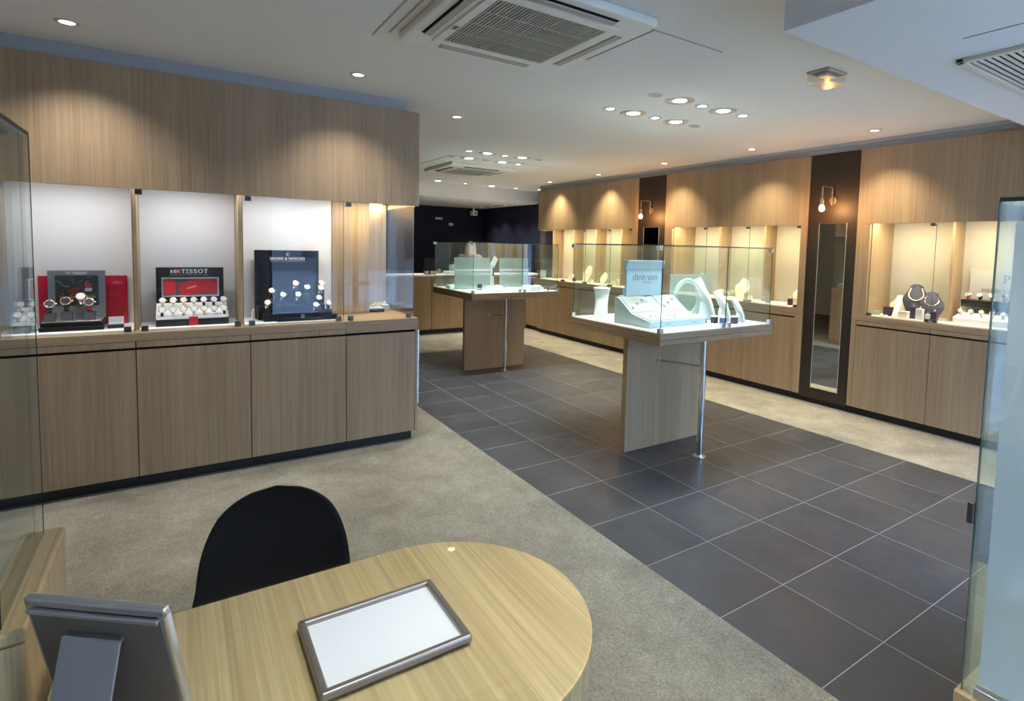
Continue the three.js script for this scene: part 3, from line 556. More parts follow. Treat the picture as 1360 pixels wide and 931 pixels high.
// necklace bust: leaning chest with shoulders, narrowing to a neck; faces +z
function bustGeo(h, w) {
  return shell(16, 22, (v) => w / 2 * (v < 0.55 ? 0.58 + 0.42 * smooth(v / 0.55) : 1 - 0.50 * smooth((v - 0.55) / 0.45)),
    (v) => [h * (0.16 - 0.46 * Math.pow(v, 1.35)), h * (0.02 + 0.96 * Math.pow(v, 0.92)), w * (0.10 + 0.10 * v)], 0.012);
}
function bust(h, w, mat, label, pos, turn, { necklace, group } = {}) {
  const o = thing('necklace_bust', label, 'bust', pos, turn, group);
  part(o, 'chest', bustGeo(h, w), mat);
  part(o, 'foot', prismX([[h * 0.17, 0], [-h * 0.22, 0], [-h * 0.16, 0.012], [-h * 0.12, h * 0.45], [-h * 0.06, h * 0.42], [h * 0.10, h * 0.10], [h * 0.17, 0.012]], -w * 0.18, w * 0.18), mat);
  if (necklace) {
    const pts = [], n = 34; for (let k = 0; k < n; k++) { const a = Math.PI * k / (n - 1), v = 0.9 - 0.42 * Math.sin(a), u = -Math.cos(a) * 0.72, ww = w / 2 * (v < 0.55 ? 0.58 + 0.42 * smooth(v / 0.55) : 1 - 0.5 * smooth((v - 0.55) / 0.45)); const b = w * (0.10 + 0.10 * v) * (1 - u * u); pts.push([u * ww, h * (0.02 + 0.96 * Math.pow(v, 0.92)) + b * 0.4, h * (0.16 - 0.46 * Math.pow(v, 1.35)) + b + 0.004]); }
    if (necklace === 'pearl') part(o, 'pearl_string', merged(pts.map((p) => new THREE.SphereGeometry(0.0065, 8, 6).translate(...p))), M.pearl, 'string of white pearls');
    else part(o, 'chain', tube(pts, 0.0018, 6, 60), M.silver);
  }
  return o;
}
// upright wristwatch bent round a cuff, dial towards +z and tipped up
function makeWatch(caseMat, strapMat, dialMat) {
  const g = new THREE.Group(); g.name = 'wristwatch';
  const strap = new THREE.TorusGeometry(0.024, 0.0022, 6, 28); strap.scale(1, 1.15, 4.0); strap.rotateY(Math.PI / 2);
  part(g, 'strap', strap.translate(0, 0.028, 0), strapMat);
  const head = new THREE.Group(); head.name = 'case'; head.position.set(0, 0.043, 0.022); head.rotation.x = -0.55; 
  part(g, 'case', merged([lathe([[0, -0.004], [0.019, -0.004], [0.021, 0], [0.0205, 0.004], [0.018, 0.006], [0.0165, 0.0045]], 26).rotateX(Math.PI / 2), cyl(0.003, 0.003, 0.005, 8).rotateZ(-Math.PI / 2).translate(0.0215, 0, 0)]).rotateX(-0.55).translate(0, 0.045, 0.021), caseMat);
  part(g, 'dial', cyl(0.0165, 0.0165, 0.0012, 24).rotateX(Math.PI / 2).translate(0, 0, 0.0042).rotateX(-0.55).translate(0, 0.045, 0.021), dialMat);
  return g;
}
M.dialWhite = std({ color: lin(0.8, 0.8, 0.8), roughness: 0.3 }); M.dialBlack = std({ color: lin(0.02, 0.02, 0.025), roughness: 0.25 });
M.strapRed = std({ color: lin(0.5, 0.03, 0.04), roughness: 0.6 }); M.strapCream = std({ color: lin(0.75, 0.68, 0.52), roughness: 0.6 });
const W = { steelBlack: makeWatch(M.silver, M.black, M.dialBlack), roseBlack: makeWatch(M.roseGold, M.black, M.dialBlack), steelRed: makeWatch(M.silver, M.strapRed, M.dialBlack), steel: makeWatch(M.silver, M.silver, M.dialWhite), steelCream: makeWatch(M.gold, M.strapCream, M.dialWhite), steelLeather: makeWatch(M.silver, M.black, M.dialWhite), rose: makeWatch(M.roseGold, M.silver, M.dialWhite) };
function watch(kind, pos, turn, label, group, s = 1) {
  const o = W[kind].clone(); o.name = numbered('wristwatch'); o.position.set(...pos); o.rotation.y = turn; o.scale.setScalar(s);
  o.userData = { label, category: 'watch' }; if (group) o.userData.group = group; scene.add(o); return o;
}
function block(name, label, cat, x0, x1, y0, y1, z0, z1, mat, group, extra) { const o = thing(name, label, cat, [0, 0, 0], 0, group); part(o, 'body', bx(x0, x1, y0, y1, z0, z1, 0.003, { seg: 2 }), mat); if (extra) extra(o); return o; }
const Y = 0.985;

const FONT = {}; for (const k of ['sans_bold', 'sans_regular', 'serif_regular']) FONT[k] = await new FontLoader().loadAsync(`fonts/droid/droid_${k}.typeface.json`);
const textMat = (r, g, b) => std({ color: lin(r, g, b), roughness: 0.5 });
// raised letters centred on (x, y) and fitted to a width; they face +z at depth z
function letters(parent, str, font, width, x, y, z, mat, turn = 0, stretch = 1) {
  const g = new TextGeometry(str, { font: FONT[font], size: 1, depth: 0.02, curveSegments: 4, bevelEnabled: false }); g.computeBoundingBox();
  const b = g.boundingBox, k = width / (b.max.x - b.min.x); g.translate(-(b.min.x + b.max.x) / 2, -(b.min.y + b.max.y) / 2, 0); g.scale(k, k * stretch, 0.03); g.rotateY(turn); g.translate(x, y, z);
  return part(parent, 'lettering', g, mat);
}
// ------------------------------------------------------------------ left showcase goods
{
  const r = thing('poster_panel', 'red acrylic poster panel behind the grey watch stands', 'poster');
  part(r, 'sheet', bx(-0.722, -0.279, Y, 1.303, -4.600, -4.592, 0.001), M.red);
  const rp = part(r, 'lettering', new THREE.PlaneGeometry(0.44, 0.31).translate(-0.5, 1.145, -4.5912), std({ map: print(512, 360, (g, w, h) => { g.fillStyle = '#c01f3c'; g.fillRect(0, 0, w, h); g.fillStyle = '#e9a3ae'; g.font = '30px sans-serif'; g.fillText('1853', 420, 62); g.font = '14px sans-serif'; g.fillStyle = '#d76b7e'; g.fillText('SWISS WATCHES', 380, 150); }), roughness: 0.3 }));
  const d = thing('watch_display', 'grey framed watch display with a racing picture', 'display stand');
  part(d, 'back_frame', bx(-0.668, -0.388, Y + 0.05, 1.34, -4.545, -4.53, 0.003), std({ color: lin(0.17, 0.19, 0.205), roughness: 0.4 }));
  part(d, 'picture', new THREE.PlaneGeometry(0.21, 0.19).translate(-0.528, 1.213, -4.5292), std({ map: print(420, 380, (g, w, h) => {
    g.fillStyle = '#28323a'; g.fillRect(0, 0, w, h); let s = 5; const q = () => { s = (s * 16807) % 2147483647; return s / 2147483647; };
    for (let k = 0; k < 160; k++) { g.fillStyle = ['#3c4a52', '#56606a', '#1a2026', '#6d5a3c', '#20303c', '#8a9096'][Math.floor(q() * 6)]; g.fillRect(q() * w, q() * h, 6 + q() * 30, 4 + q() * 12); }
    g.fillStyle = '#7a2630'; g.beginPath(); g.ellipse(180, 190, 60, 40, 0, 0, 7); g.fill(); g.fillStyle = '#9a3038'; g.beginPath(); g.ellipse(320, 130, 40, 34, 0, 0, 7); g.fill(); g.fillStyle = '#b8b8bc'; g.fillRect(285, 160, 70, 40); g.fillStyle = '#8d7a3a'; g.fillRect(40, 260, 350, 26);
  }), roughness: 0.35 }));
  letters(d, 'T+ TISSOT', 'sans_bold', 0.10, -0.528, 1.322, -4.5298, textMat(0.75, 0.68, 0.70));
  part(d, 'base', merged([bx(-0.685, -0.385, Y, Y + 0.026, -4.52, -4.325, 0.003), bx(-0.68, -0.39, Y + 0.026, Y + 0.05, -4.535, -4.34, 0.003)]), M.blackGloss);
  part(d, 'pale_tray', bx(-0.675, -0.395, Y + 0.05, Y + 0.058, -4.525, -4.35, 0.002), M.frameSilver);
  for (const [x, z, h] of [[-0.64, -4.385, 0.05], [-0.565, -4.40, 0.06], [-0.50, -4.44, 0.085], [-0.455, -4.385, 0.055]]) part(d, 'pedestal', bx(x - 0.026, x + 0.026, Y + 0.058, Y + 0.058 + h, z - 0.024, z + 0.024, 0.003), M.greyStand);
  const L = 'on a grey pedestal before the racing picture', y0 = Y + 0.058;
  watch('steelBlack', [-0.64, y0 + 0.05, -4.385], 0.1, `black strap steel watch ${L}`, null, 1.25);
  watch('roseBlack', [-0.565, y0 + 0.06, -4.40], 0, `rose gold watch with black strap ${L}`, null, 1.3);
  watch('rose', [-0.50, y0 + 0.085, -4.44], 0, `rose gold watch with pale bracelet ${L}`, null, 1.25);
  watch('steelRed', [-0.455, y0 + 0.055, -4.385], 0, `steel watch with red strap ${L}`, null, 1.25);
  block('price_card', 'white card on a dark block beside the red panel', 'card', -0.372, -0.29, Y, Y + 0.022, -4.42, -4.36, M.black, null, (o) => { part(o, 'card', bx(-0.368, -0.294, Y + 0.022, Y + 0.024, -4.44, -4.40, 0.001).translate(0, 0, 0), M.cardWhite); part(o, 'upright', bx(-0.37, -0.292, Y + 0.022, Y + 0.064, -4.444, -4.44, 0.001), M.cardWhite); });
  block('clear_card_holder', 'clear acrylic card holder standing on the showcase floor', 'card holder', -0.735, -0.695, Y, Y + 0.09, -4.42, -4.412, M.acrylic, null, (o) => part(o, 'card', bx(-0.727, -0.703, Y + 0.01, Y + 0.045, -4.4115, -4.411, 0), M.cardWhite));
}
{
  const d = thing('watch_display', 'black watch display with red picture and white watch tray', 'display stand');
  part(d, 'back_board', bx(-0.121, 0.269, Y, 1.36, -4.53, -4.50, 0.003), M.black);
  part(d, 'picture_frame', merged([bx(-0.092, 0.240, 1.282, 1.292, -4.50, -4.492, 0.001), bx(-0.092, 0.240, 1.16, 1.17, -4.50, -4.492, 0.001), bx(-0.092, -0.082, 1.17, 1.282, -4.50, -4.492, 0.001), bx(0.230, 0.240, 1.17, 1.282, -4.50, -4.492, 0.001)]), M.frameSilver);
  part(d, 'picture', new THREE.PlaneGeometry(0.312, 0.112).translate(0.074, 1.226, -4.4985), std({ map: print(624, 224, (g, w, h) => {
    g.fillStyle = '#6b5a5e'; g.fillRect(0, 0, w, h); g.fillStyle = '#e33a44'; g.fillRect(8, 14, 130, 190); g.fillStyle = '#d92c3a'; g.beginPath(); g.moveTo(150, 90); g.lineTo(320, 10); g.lineTo(500, 180); g.lineTo(220, 224); g.fill();
    g.fillStyle = '#cf2a38'; g.beginPath(); g.moveTo(330, 10); g.lineTo(624, 6); g.lineTo(624, 210); g.lineTo(500, 180); g.fill(); g.strokeStyle = '#a82030'; g.lineWidth = 4; g.beginPath(); g.moveTo(150, 90); g.lineTo(500, 180); g.stroke(); g.strokeStyle = '#ffd9dc'; g.lineWidth = 6; g.beginPath(); g.moveTo(260, 130); g.lineTo(370, 92); g.moveTo(275, 138); g.lineTo(380, 102); g.stroke();
  }), roughness: 0.3 }), 'red picture of boxes');
  part(d, 'emblem', bx(-0.040, 0.014, 1.322, 1.346, -4.500, -4.499, 0), M.cardWhite); letters(d, 'T', 'sans_bold', 0.019, -0.026, 1.334, -4.4989, M.black); part(d, 'emblem', bx(-0.011, 0.012, 1.324, 1.344, -4.4992, -4.4985, 0), M.red);
  letters(d, '+', 'sans_bold', 0.014, 0.0005, 1.334, -4.4984, M.cardWhite); letters(d, 'TISSOT', 'sans_bold', 0.155, 0.098, 1.334, -4.4998, M.cardWhite, 0, 0.82); letters(d, 'SWISS WATCHES SINCE 1853', 'sans_regular', 0.225, 0.066, 1.309, -4.4998, textMat(0.35, 0.35, 0.38), 0, 0.9);
  part(d, 'base', bx(-0.121, 0.284, Y, Y + 0.045, -4.499, -4.315, 0.003), M.black);
  part(d, 'tray', prismX([[-4.318, Y + 0.045], [-4.498, Y + 0.045], [-4.498, Y + 0.135], [-4.36, Y + 0.075], [-4.318, Y + 0.058]], -0.121, 0.284), M.showWhite);
  part(d, 'ribbon', bx(0.058, 0.108, Y + 0.002, Y + 0.06, -4.3145, -4.312, 0.0008), M.red, 'red ribbon with small lettering');
  const kinds = ['steelLeather', 'steel', 'steelCream', 'steel', 'steelCream', 'steel', 'steelLeather'];
  for (let k = 0; k < 7; k++) {
    const x = -0.088 + k * 0.058;
    watch(kinds[k], [x, Y + 0.062, -4.350], 0, `small ${kinds[k] === 'steelCream' ? 'gilt watch with cream strap' : kinds[k] === 'steel' ? 'steel bracelet watch' : 'steel watch with dark strap'} in the front row under the red picture`, 'front watches under the red picture ' + kinds[k]);
    watch(kinds[(k + 2) % 7], [x + 0.002, Y + 0.115, -4.445], 0, `small ${kinds[(k + 2) % 7] === 'steelCream' ? 'gilt watch with cream strap' : kinds[(k + 2) % 7] === 'steel' ? 'steel bracelet watch' : 'steel watch with dark strap'} in the raised row under the red picture`, 'raised watches under the red picture ' + kinds[(k + 2) % 7]);
  }
}
{
  const d = thing('watch_display', 'tall glossy black watch display with stepped black base', 'display stand');
  part(d, 'back_board', bx(0.468, 0.908, Y, 1.485, -4.56, -4.535, 0.002), M.blackGloss);
  letters(d, 'BAUME & MERCIER', 'sans_bold', 0.24, 0.69, 1.424, -4.5349, textMat(0.75, 0.75, 0.76)); letters(d, 'MAISON D\'HORLOGERIE GENEVE 1830', 'sans_regular', 0.235, 0.69, 1.405, -4.5349, textMat(0.4, 0.4, 0.42));
  part(d, 'emblem', merged([new THREE.TorusGeometry(0.012, 0.0018, 6, 28).scale(0.9, 1, 0.4), bx(-0.001, 0.001, -0.012, 0.012, -0.0005, 0.0005, 0)]).translate(0.69, 1.456, -4.5345), M.silver);
  part(d, 'low_step', bx(0.500, 0.955, Y, Y + 0.05, -4.42, -4.30, 0.003), M.blackGloss);
  part(d, 'front_plinth', bx(0.58, 0.86, Y, Y + 0.062, -4.299, -4.265, 0.003), M.blackGloss);
  part(d, 'emblem', new THREE.PlaneGeometry(0.03, 0.035).translate(0.745, Y + 0.035, -4.2645), std({ map: print(120, 140, (g) => { g.fillStyle = '#15171c'; g.fillRect(0, 0, 120, 140); g.strokeStyle = '#c9cdd6'; g.lineWidth = 10; g.beginPath(); g.ellipse(60, 70, 40, 46, 0, 0, 7); g.moveTo(60, 24); g.lineTo(60, 116); g.stroke(); }), roughness: 0.3 }));
  part(d, 'high_step', bx(0.475, 0.93, Y, Y + 0.10, -4.534, -4.421, 0.003), M.blackGloss);
  part(d, 'side_step', bx(0.86, 0.985, Y, Y + 0.038, -4.298, -4.27, 0.003), M.blackGloss);
  const spots = [[0.565, -4.47, 0.10, 0.06], [0.64, -4.46, 0.10, 0.03], [0.73, -4.49, 0.10, 0.11], [0.81, -4.48, 0.10, 0.08], [0.74, -4.445, 0.10, 0.03], [0.525, -4.36, 0.05, 0.035], [0.87, -4.37, 0.05, 0.06], [0.90, -4.45, 0.10, 0.075], [0.915, -4.50, 0.10, 0.11], [0.935, -4.35, 0.05, 0.02], [0.845, -4.35, 0.05, 0.01]];
  spots.forEach(([x, z, b, h], k) => { part(d, 'post', bx(x - 0.022, x + 0.022, Y + b, Y + b + h, z - 0.02, z + 0.02, 0.002), k % 3 ? M.blackGloss : M.black); });
  spots.forEach(([x, z, b, h], k) => watch(['steelLeather', 'steel', 'rose'][k % 3], [x, Y + b + h, z], 0.05, `${['steel watch with white dial and black strap', 'steel bracelet watch with white dial', 'rose gold watch with white dial'][k % 3]} on the glossy black display`, 'watches on the black display ' + k % 3, 1.05));
  const c = thing('cable', 'thin pale cable beside the glossy black display', 'cable');
  part(c, 'wire', tube([[0.415, Y + 0.004, -4.30], [0.43, Y + 0.02, -4.32], [0.425, Y + 0.06, -4.34], [0.44, Y + 0.09, -4.36], [0.45, Y + 0.004, -4.40]], 0.003, 6, 30), M.acWhite);
}
// glimpsed goods behind the empty end bay
for (const [x, z, k] of [[1.385, -4.695, 0], [1.465, -4.805, 1], [1.40, -4.965, 2], [1.45, -5.09, 3]]) {
  const o = thing('jewellery_tray', ['black and white jewellery tray behind the end bay glass', 'grey jewellery tray with silver chains behind the end bay', 'raised pale jewellery tray behind the end bay', 'dark jewellery tray at the aisle side of the end bay'][k], 'tray', [x, 0.976, z]);
  part(o, 'base', bx(-0.07, 0.07, 0, 0.03 + k * 0.012, -0.05, 0.05, 0.003), k % 2 ? M.greySuede : M.black);
  part(o, 'pad', bx(-0.064, 0.064, 0.03 + k * 0.012, 0.036 + k * 0.012, -0.045, 0.045, 0.002), M.cardWhite);
  for (let j = 0; j < 3; j++) part(o, 'bracelet', new THREE.TorusGeometry(0.022, 0.003, 6, 24).rotateX(1.2).translate(-0.04 + j * 0.04, 0.052 + k * 0.012, 0), M.silver);
}

// ------------------------------------------------------------------ goods on the near glass table
{
  const d = thing('jewellery_display', 'grey stepped jewellery display with pale blue sign board', 'display stand');
  part(d, 'base', prismX([[-2.895, Y], [-3.285, Y], [-3.285, 1.183], [-3.245, 1.183], [-3.085, 1.072], [-2.897, 1.036], [-2.895, 1.034]], 2.83, 3.43), M.trayGrey);
  part(d, 'front_strip', bx(2.832, 3.428, Y + 0.003, Y + 0.047, -2.8948, -2.8940, 0), M.paleBlue); for (const x of [3.02, 3.30]) letters(d, 'dinh van', 'sans_regular', 0.06, x, Y + 0.026, -2.8939, textMat(0.16, 0.22, 0.28));
  for (const [x0, x1, n, up] of [[2.85, 3.08, 0, 1], [3.18, 3.41, 1, 1], [2.85, 3.12, 2, 0], [3.135, 3.41, 3, 0]]) {
    const pad = part(d, 'pad', up ? prismX([[-3.093, 1.0805], [-3.097, 1.0865], [-3.243, 1.1885], [-3.247, 1.186], [-3.243, 1.1815]], x0, x1) : prismX([[-2.905, 1.038], [-2.905, 1.043], [-3.078, 1.0765], [-3.08, 1.0705]], x0, x1), M.greySuede);
  }
  const b = thing('sign_board', 'pale blue sign board with sloping top lettered in dark grey', 'sign');
  part(b, 'board', bx(2.905, 3.285, 1.19, 1.40, -3.262, -3.24, 0.002), M.paleBlue);
  part(b, 'lower_board', bx(2.905, 3.285, Y + 0.0, 1.19, -3.33, -3.29, 0.002), M.paleBlue);
  part(b, 'head', prismX([[-3.24, 1.40], [-3.262, 1.40], [-3.275, 1.468], [-3.215, 1.468]], 2.895, 3.295), M.paleBlue);
  part(b, 'link', bx(2.93, 3.26, 1.184, 1.25, -3.31, -3.262, 0.002), M.paleBlue);
  letters(b, 'dinh van', 'sans_regular', 0.255, 3.10, 1.338, -3.2398, textMat(0.10, 0.13, 0.17)); letters(b, 'P A R I S', 'sans_regular', 0.10, 3.13, 1.295, -3.2398, textMat(0.16, 0.2, 0.24));
  // jewels on the pads
  const jewel = (kind, pos, mat, label, group) => {
    const o = thing(kind, label, kind === 'ring' ? 'ring' : kind === 'pendant' ? 'pendant' : 'bracelet', pos, 0, group);
    if (kind === 'ring') { part(o, 'band', new THREE.TorusGeometry(0.010, 0.002, 8, 24).rotateX(0.35).translate(0, 0.0105, 0), mat); part(o, 'stone', new THREE.OctahedronGeometry(0.005, 1).translate(0, 0.023, -0.004), M.pearl); }
    else if (kind === 'pendant') { part(o, 'disc', cyl(0.012, 0.012, 0.003, 20), mat); part(o, 'loop', new THREE.TorusGeometry(0.004, 0.001, 6, 14).rotateX(Math.PI / 2).translate(0, 0.0015, -0.015), mat); }
    else { part(o, 'band', new THREE.TorusGeometry(0.026, 0.0024, 8, 30).rotateX(Math.PI / 2).translate(0, 0.003, 0), mat); part(o, 'clasp', bx(-0.007, 0.007, 0, 0.007, 0.022, 0.030, 0.001), mat); }
    return o;
  };
  const ys = (z) => 1.0425 + (-2.905 - z) * 0.193;
  for (let k = 0; k < 8; k++) { const x = 2.89 + k * 0.068 + rr(-0.01, 0.01), z = -2.95 - (k % 3) * 0.04; jewel(['ring', 'bracelet', 'pendant'][k % 3], [x, ys(z) + 0.0005, z], k % 2 ? M.silver : M.gold, `${k % 2 ? 'silver' : 'gold'} ${['ring with pale stone', 'bangle', 'disc pendant'][k % 3]} on the lower pad of the grey display`, 'jewels on the lower grey pads ' + (k % 2) + (k % 3)); }
  for (let k = 0; k < 6; k++) { const x = (k < 3 ? 2.88 : 3.21) + (k % 3) * 0.075, z = -3.13 - (k % 3) * 0.032; const o = jewel('pendant', [x, 1.086 + (-3.097 - z) * 0.70 + 0.004, z], k % 2 ? M.silver : M.gold, `${k % 2 ? 'silver' : 'gold'} pendant on the sloping upper pad of the grey display`, 'pendants on the upper grey pads ' + k % 2); o.rotation.x = 0.61; }
  for (const [x, z, h] of [[3.47, -2.98, 0.05], [3.50, -2.95, 0.035], [3.44, -3.0, 0.03]]) { const o = thing('ring_cone', 'tiny dark ring cone beside the grey display', 'ring stand', [x, Y, z], 0, 'tiny ring cones'); part(o, 'cone', lathe([[0.0, h], [0.004, h - 0.002], [0.010, 0.004], [0.012, 0], [0, 0]], 16), M.greyStand); part(o, 'ring', new THREE.TorusGeometry(0.008, 0.0016, 6, 18).rotateX(Math.PI / 2).translate(0, h * 0.5, 0), M.silver); }
  // frosted square and hoop
  const p = thing('frosted_panel', 'square frosted acrylic panel behind the white busts', 'panel');
  part(p, 'sheet', bx(3.445, 3.95, Y + 0.012, 1.352, -3.303, -3.297, 0.001), M.frosted);
  part(p, 'foot', bx(3.445, 3.95, Y, Y + 0.0118, -3.32, -3.28, 0.001), M.acrylic);
  const h = thing('acrylic_hoop', 'round pale green acrylic hoop before the frosted square', 'hoop', [3.605, 1.155, -3.25]);
  part(h, 'ring', new THREE.TorusGeometry(0.148, 0.02, 12, 56).scale(1, 1, 0.8), M.acrylic);
  part(h, 'foot', bx(-0.05, 0.05, -0.17, -0.155, -0.03, 0.03, 0.002), M.acrylic);
  // busts: white curved forms
  bust(0.33, 0.25, M.bustWhite, 'large white necklace bust leaning back before the frosted square', [3.66, Y, -3.09], 0.95, { necklace: 'chain' });
  bust(0.24, 0.21, M.bustWhite, 'middle white necklace bust beside the large one', [3.735, Y, -2.97], 0.95, { necklace: 'chain' });
  bust(0.17, 0.15, M.bustWhite, 'small white necklace bust at the corner of the glass case', [3.80, Y, -2.86], 0.95);
  const sb = thing('necklace_bust', 'lone white S-curved bust at the back corner of the glass case', 'bust', [2.94, Y, -3.58], -0.75);
  part(sb, 'form', shell(12, 24, (v) => 0.062 * (1 - 0.22 * Math.sin(v * 3.1) + 0.12 * v), (v) => [0.045 * Math.cos(v * 3.6) + 0.02 * v, 0.24 * v, 0.016 * (1 + v)], 0.018), M.bustWhite);
  part(sb, 'cap', new THREE.SphereGeometry(0.05, 18, 10, 0, 7, 0, 1.57).scale(1.3, 0.35, 0.8).translate(0, 0.235, -0.022), M.bustWhite);
  for (const [x, z, m, l] of [[3.57, -2.84, M.blueBox, 'small navy ring box at the front of the glass case'], [3.68, -2.82, M.purple, 'small plum ring box beside the little white bust'], [3.545, -2.905, M.black, 'little black ring holder behind the navy ring box']]) block('ring_box', l, 'box', x - 0.022, x + 0.022, Y, Y + 0.05, z - 0.02, z + 0.02, m, null, (o) => { part(o, 'lid', bx(x - 0.023, x + 0.023, Y + 0.05, Y + 0.062, z - 0.021, z + 0.021, 0.004, { seg: 2 }), M.cardWhite); });
}
// ------------------------------------------------------------------ goods on the far glass table
for (const [x0, x1, l] of [[2.93, 3.44, 'frosted leaning panel with pale line at the left of the far case'], [3.58, 4.03, 'frosted leaning panel with pale line behind the tiny black tower']]) {
  const p = thing('frosted_panel', l.replace('at the left of the far case', 'before the person at the rear counter'), 'panel', [0, Y, -6.50]);
  const s = part(p, 'sheet', bx(x0, x1, 0.002, 0.41, -0.004, 0.004, 0.001), M.frosted); s.rotation.x = -0.06;
  const t = part(p, 'pale_line', bx(x0, x1, 0.245, 0.255, 0.0045, 0.006, 0), M.cardWhite); t.rotation.x = -0.06;
}
for (const [x, z, w, d, h, l] of [[3.28, -6.08, 0.24, 0.13, 0.03, 'flat white cushion tray before the frosted panel'], [3.36, -6.24, 0.2, 0.12, 0.055, 'raised white cushion tray before the frosted panel'], [3.62, -6.20, 0.2, 0.14, 0.035, 'flat white cushion tray in the middle of the far case'], [3.85, -6.13, 0.23, 0.15, 0.065, 'thick white cushion carrying a tiny black tower'], [4.0, -6.3, 0.2, 0.16, 0.03, 'flat white cushion in the right corner of the far case'], [3.02, -6.75, 0.16, 0.14, 0.045, 'white cushion tray in the rear corner of the far case']]) {
  const o = thing('display_cushion', l, 'cushion', [x, Y, z]);
  part(o, 'pad', new RoundedBoxGeometry(w, h, d, 3, Math.min(h * 0.4, 0.014)).translate(0, h / 2, 0), M.bustWhite);
  for (let k = 0; k < 4; k++) part(o, 'bracelet', new THREE.TorusGeometry(0.019, 0.003, 6, 22).rotateX(Math.PI / 2 - 0.2).translate(-w / 2 + w * (k + 0.6) / 4.3, h + 0.003, (k % 2 - 0.5) * d * 0.3), M.silver);
}
{
  const t = thing('tower_ornament', 'tiny black lattice tower ornament on the thick white cushion', 'ornament', [3.86, Y + 0.0651, -6.13]);
  part(t, 'spire', lathe([[0.0, 0.115], [0.0025, 0.11], [0.005, 0.07], [0.009, 0.04], [0.012, 0.03], [0.011, 0.028], [0.016, 0.008], [0, 0.008]], 4), M.black);
  part(t, 'base', bx(-0.018, 0.018, 0, 0.008, -0.018, 0.018, 0.001), M.black);
  for (const [x, z, h] of [[4.04, -6.02, 0.05], [4.08, -6.08, 0.045]]) { const o = thing('ring_cone', 'slim black ring cone at the right front of the far case', 'ring stand', [x, Y, z], 0, 'black ring cones of the far case'); part(o, 'cone', lathe([[0.0, h], [0.005, h - 0.004], [0.011, 0.004], [0.013, 0], [0, 0]], 16), M.black); part(o, 'ring', new THREE.TorusGeometry(0.0085, 0.0015, 6, 18).rotateX(Math.PI / 2).translate(0, h * 0.5, 0), M.silver); }
  const c = thing('folded_card', 'white folded card standing upright between the frosted panels', 'card', [3.52, Y, -6.62]);
  part(c, 'stand', bx(-0.035, 0.035, 0, 0.30, -0.012, 0.012, 0.002), M.greySuede);
  const q = part(c, 'leaf', bx(-0.04, 0.05, 0, 0.13, -0.003, 0.003, 0.001), M.cardWhite); q.position.set(0, 0.30, 0); q.rotation.set(0.2, 0.3, -0.55);
  part(c, 'slot', bx(0.01, 0.03, 0.16, 0.28, 0.0121, 0.014, 0.001), M.black);
  const k = thing('watch_cuff', 'small black watch cuff behind the corner of the far case', 'watch stand', [3.22, Y, -6.37]);
  part(k, 'cuff', shell(6, 16, () => 0.02, (v) => [0.03 * Math.cos(v * 4.4 - 0.6), 0.045 + 0.035 * Math.sin(v * 4.4 - 0.6), 0], 0.004), M.black);
  part(k, 'foot', bx(-0.02, 0.02, 0, 0.012, -0.025, 0.025, 0.002), M.black);
}
// ------------------------------------------------------------------ right showcases goods (facing -x)
const FX = -Math.PI / 2;
{
  const c1 = 'in the showcase near the navy room', g = 'cream busts near the navy room';
  bust(0.26, 0.2, M.bustCream, `tall cream necklace bust ${c1}`, [5.72, Y, -7.36], FX + 0.15, { necklace: 'chain' });
  bust(0.17, 0.15, M.bustCream, `short cream necklace bust ${c1}`, [5.66, Y, -6.86], FX + 0.1, {});
  bust(0.24, 0.17, M.bustCream, 'cream necklace bust beside the dark mirror panel with the far wall lamp', [5.72, Y, -6.24], FX + 0.1, { necklace: 'chain' });
  bust(0.16, 0.14, M.bustCream, 'low cream necklace bust before the one by the far mirror panel', [5.60, Y, -6.16], FX, {});
  for (const [z, h, m, l] of [[-7.62, 0.12, M.bustCream, 'tall cream ring block near the navy room'], [-7.68, 0.09, M.bustCream, 'short cream ring block near the navy room'], [-7.56, 0.06, M.purple, 'plum box lying before the cream ring blocks'], [-7.10, 0.06, M.bustCream, 'low cream block between the two cream busts'], [-6.55, 0.07, M.bustCream, 'cream block with a dark ring by the divider'], [-6.45, 0.10, M.bustCream, 'tall narrow cream block by the divider']]) block('ring_block', l, 'ring stand', 5.58, 5.63, Y, Y + h, z - 0.025, z + 0.025, m, null, (o) => part(o, 'ring', new THREE.TorusGeometry(0.010, 0.002, 6, 20).translate(0, 0.010, 0).rotateY(0.8).translate(5.605, Y + h, z), M.gold));
  const s = thing('payment_terminal', 'dark screen terminal on a slim stand at the end of the right counter', 'terminal', [5.56, 0.975, -8.60], 0.5);
  part(s, 'foot', bx(-0.05, 0.05, 0, 0.012, -0.06, 0.06, 0.003), M.black); part(s, 'post', bx(-0.012, 0.012, 0.012, 0.2, -0.02, 0.02, 0.002), M.black);
  const scr = part(s, 'screen', bx(-0.012, 0.012, -0.07, 0.07, -0.09, 0.09, 0.004), M.darkPanel); scr.position.set(-0.02, 0.25, 0); scr.rotation.z = 0.2;
  const wcard = thing('card_stack', 'white upright box on the end of the right counter', 'box', [5.70, 0.975, -8.72]); part(wcard, 'body', bx(-0.06, 0.06, 0, 0.12, -0.06, 0.06, 0.004), M.cardWhite); part(wcard, 'lid', bx(-0.063, 0.063, 0.12, 0.135, -0.063, 0.063, 0.004), M.cardWhite);
}
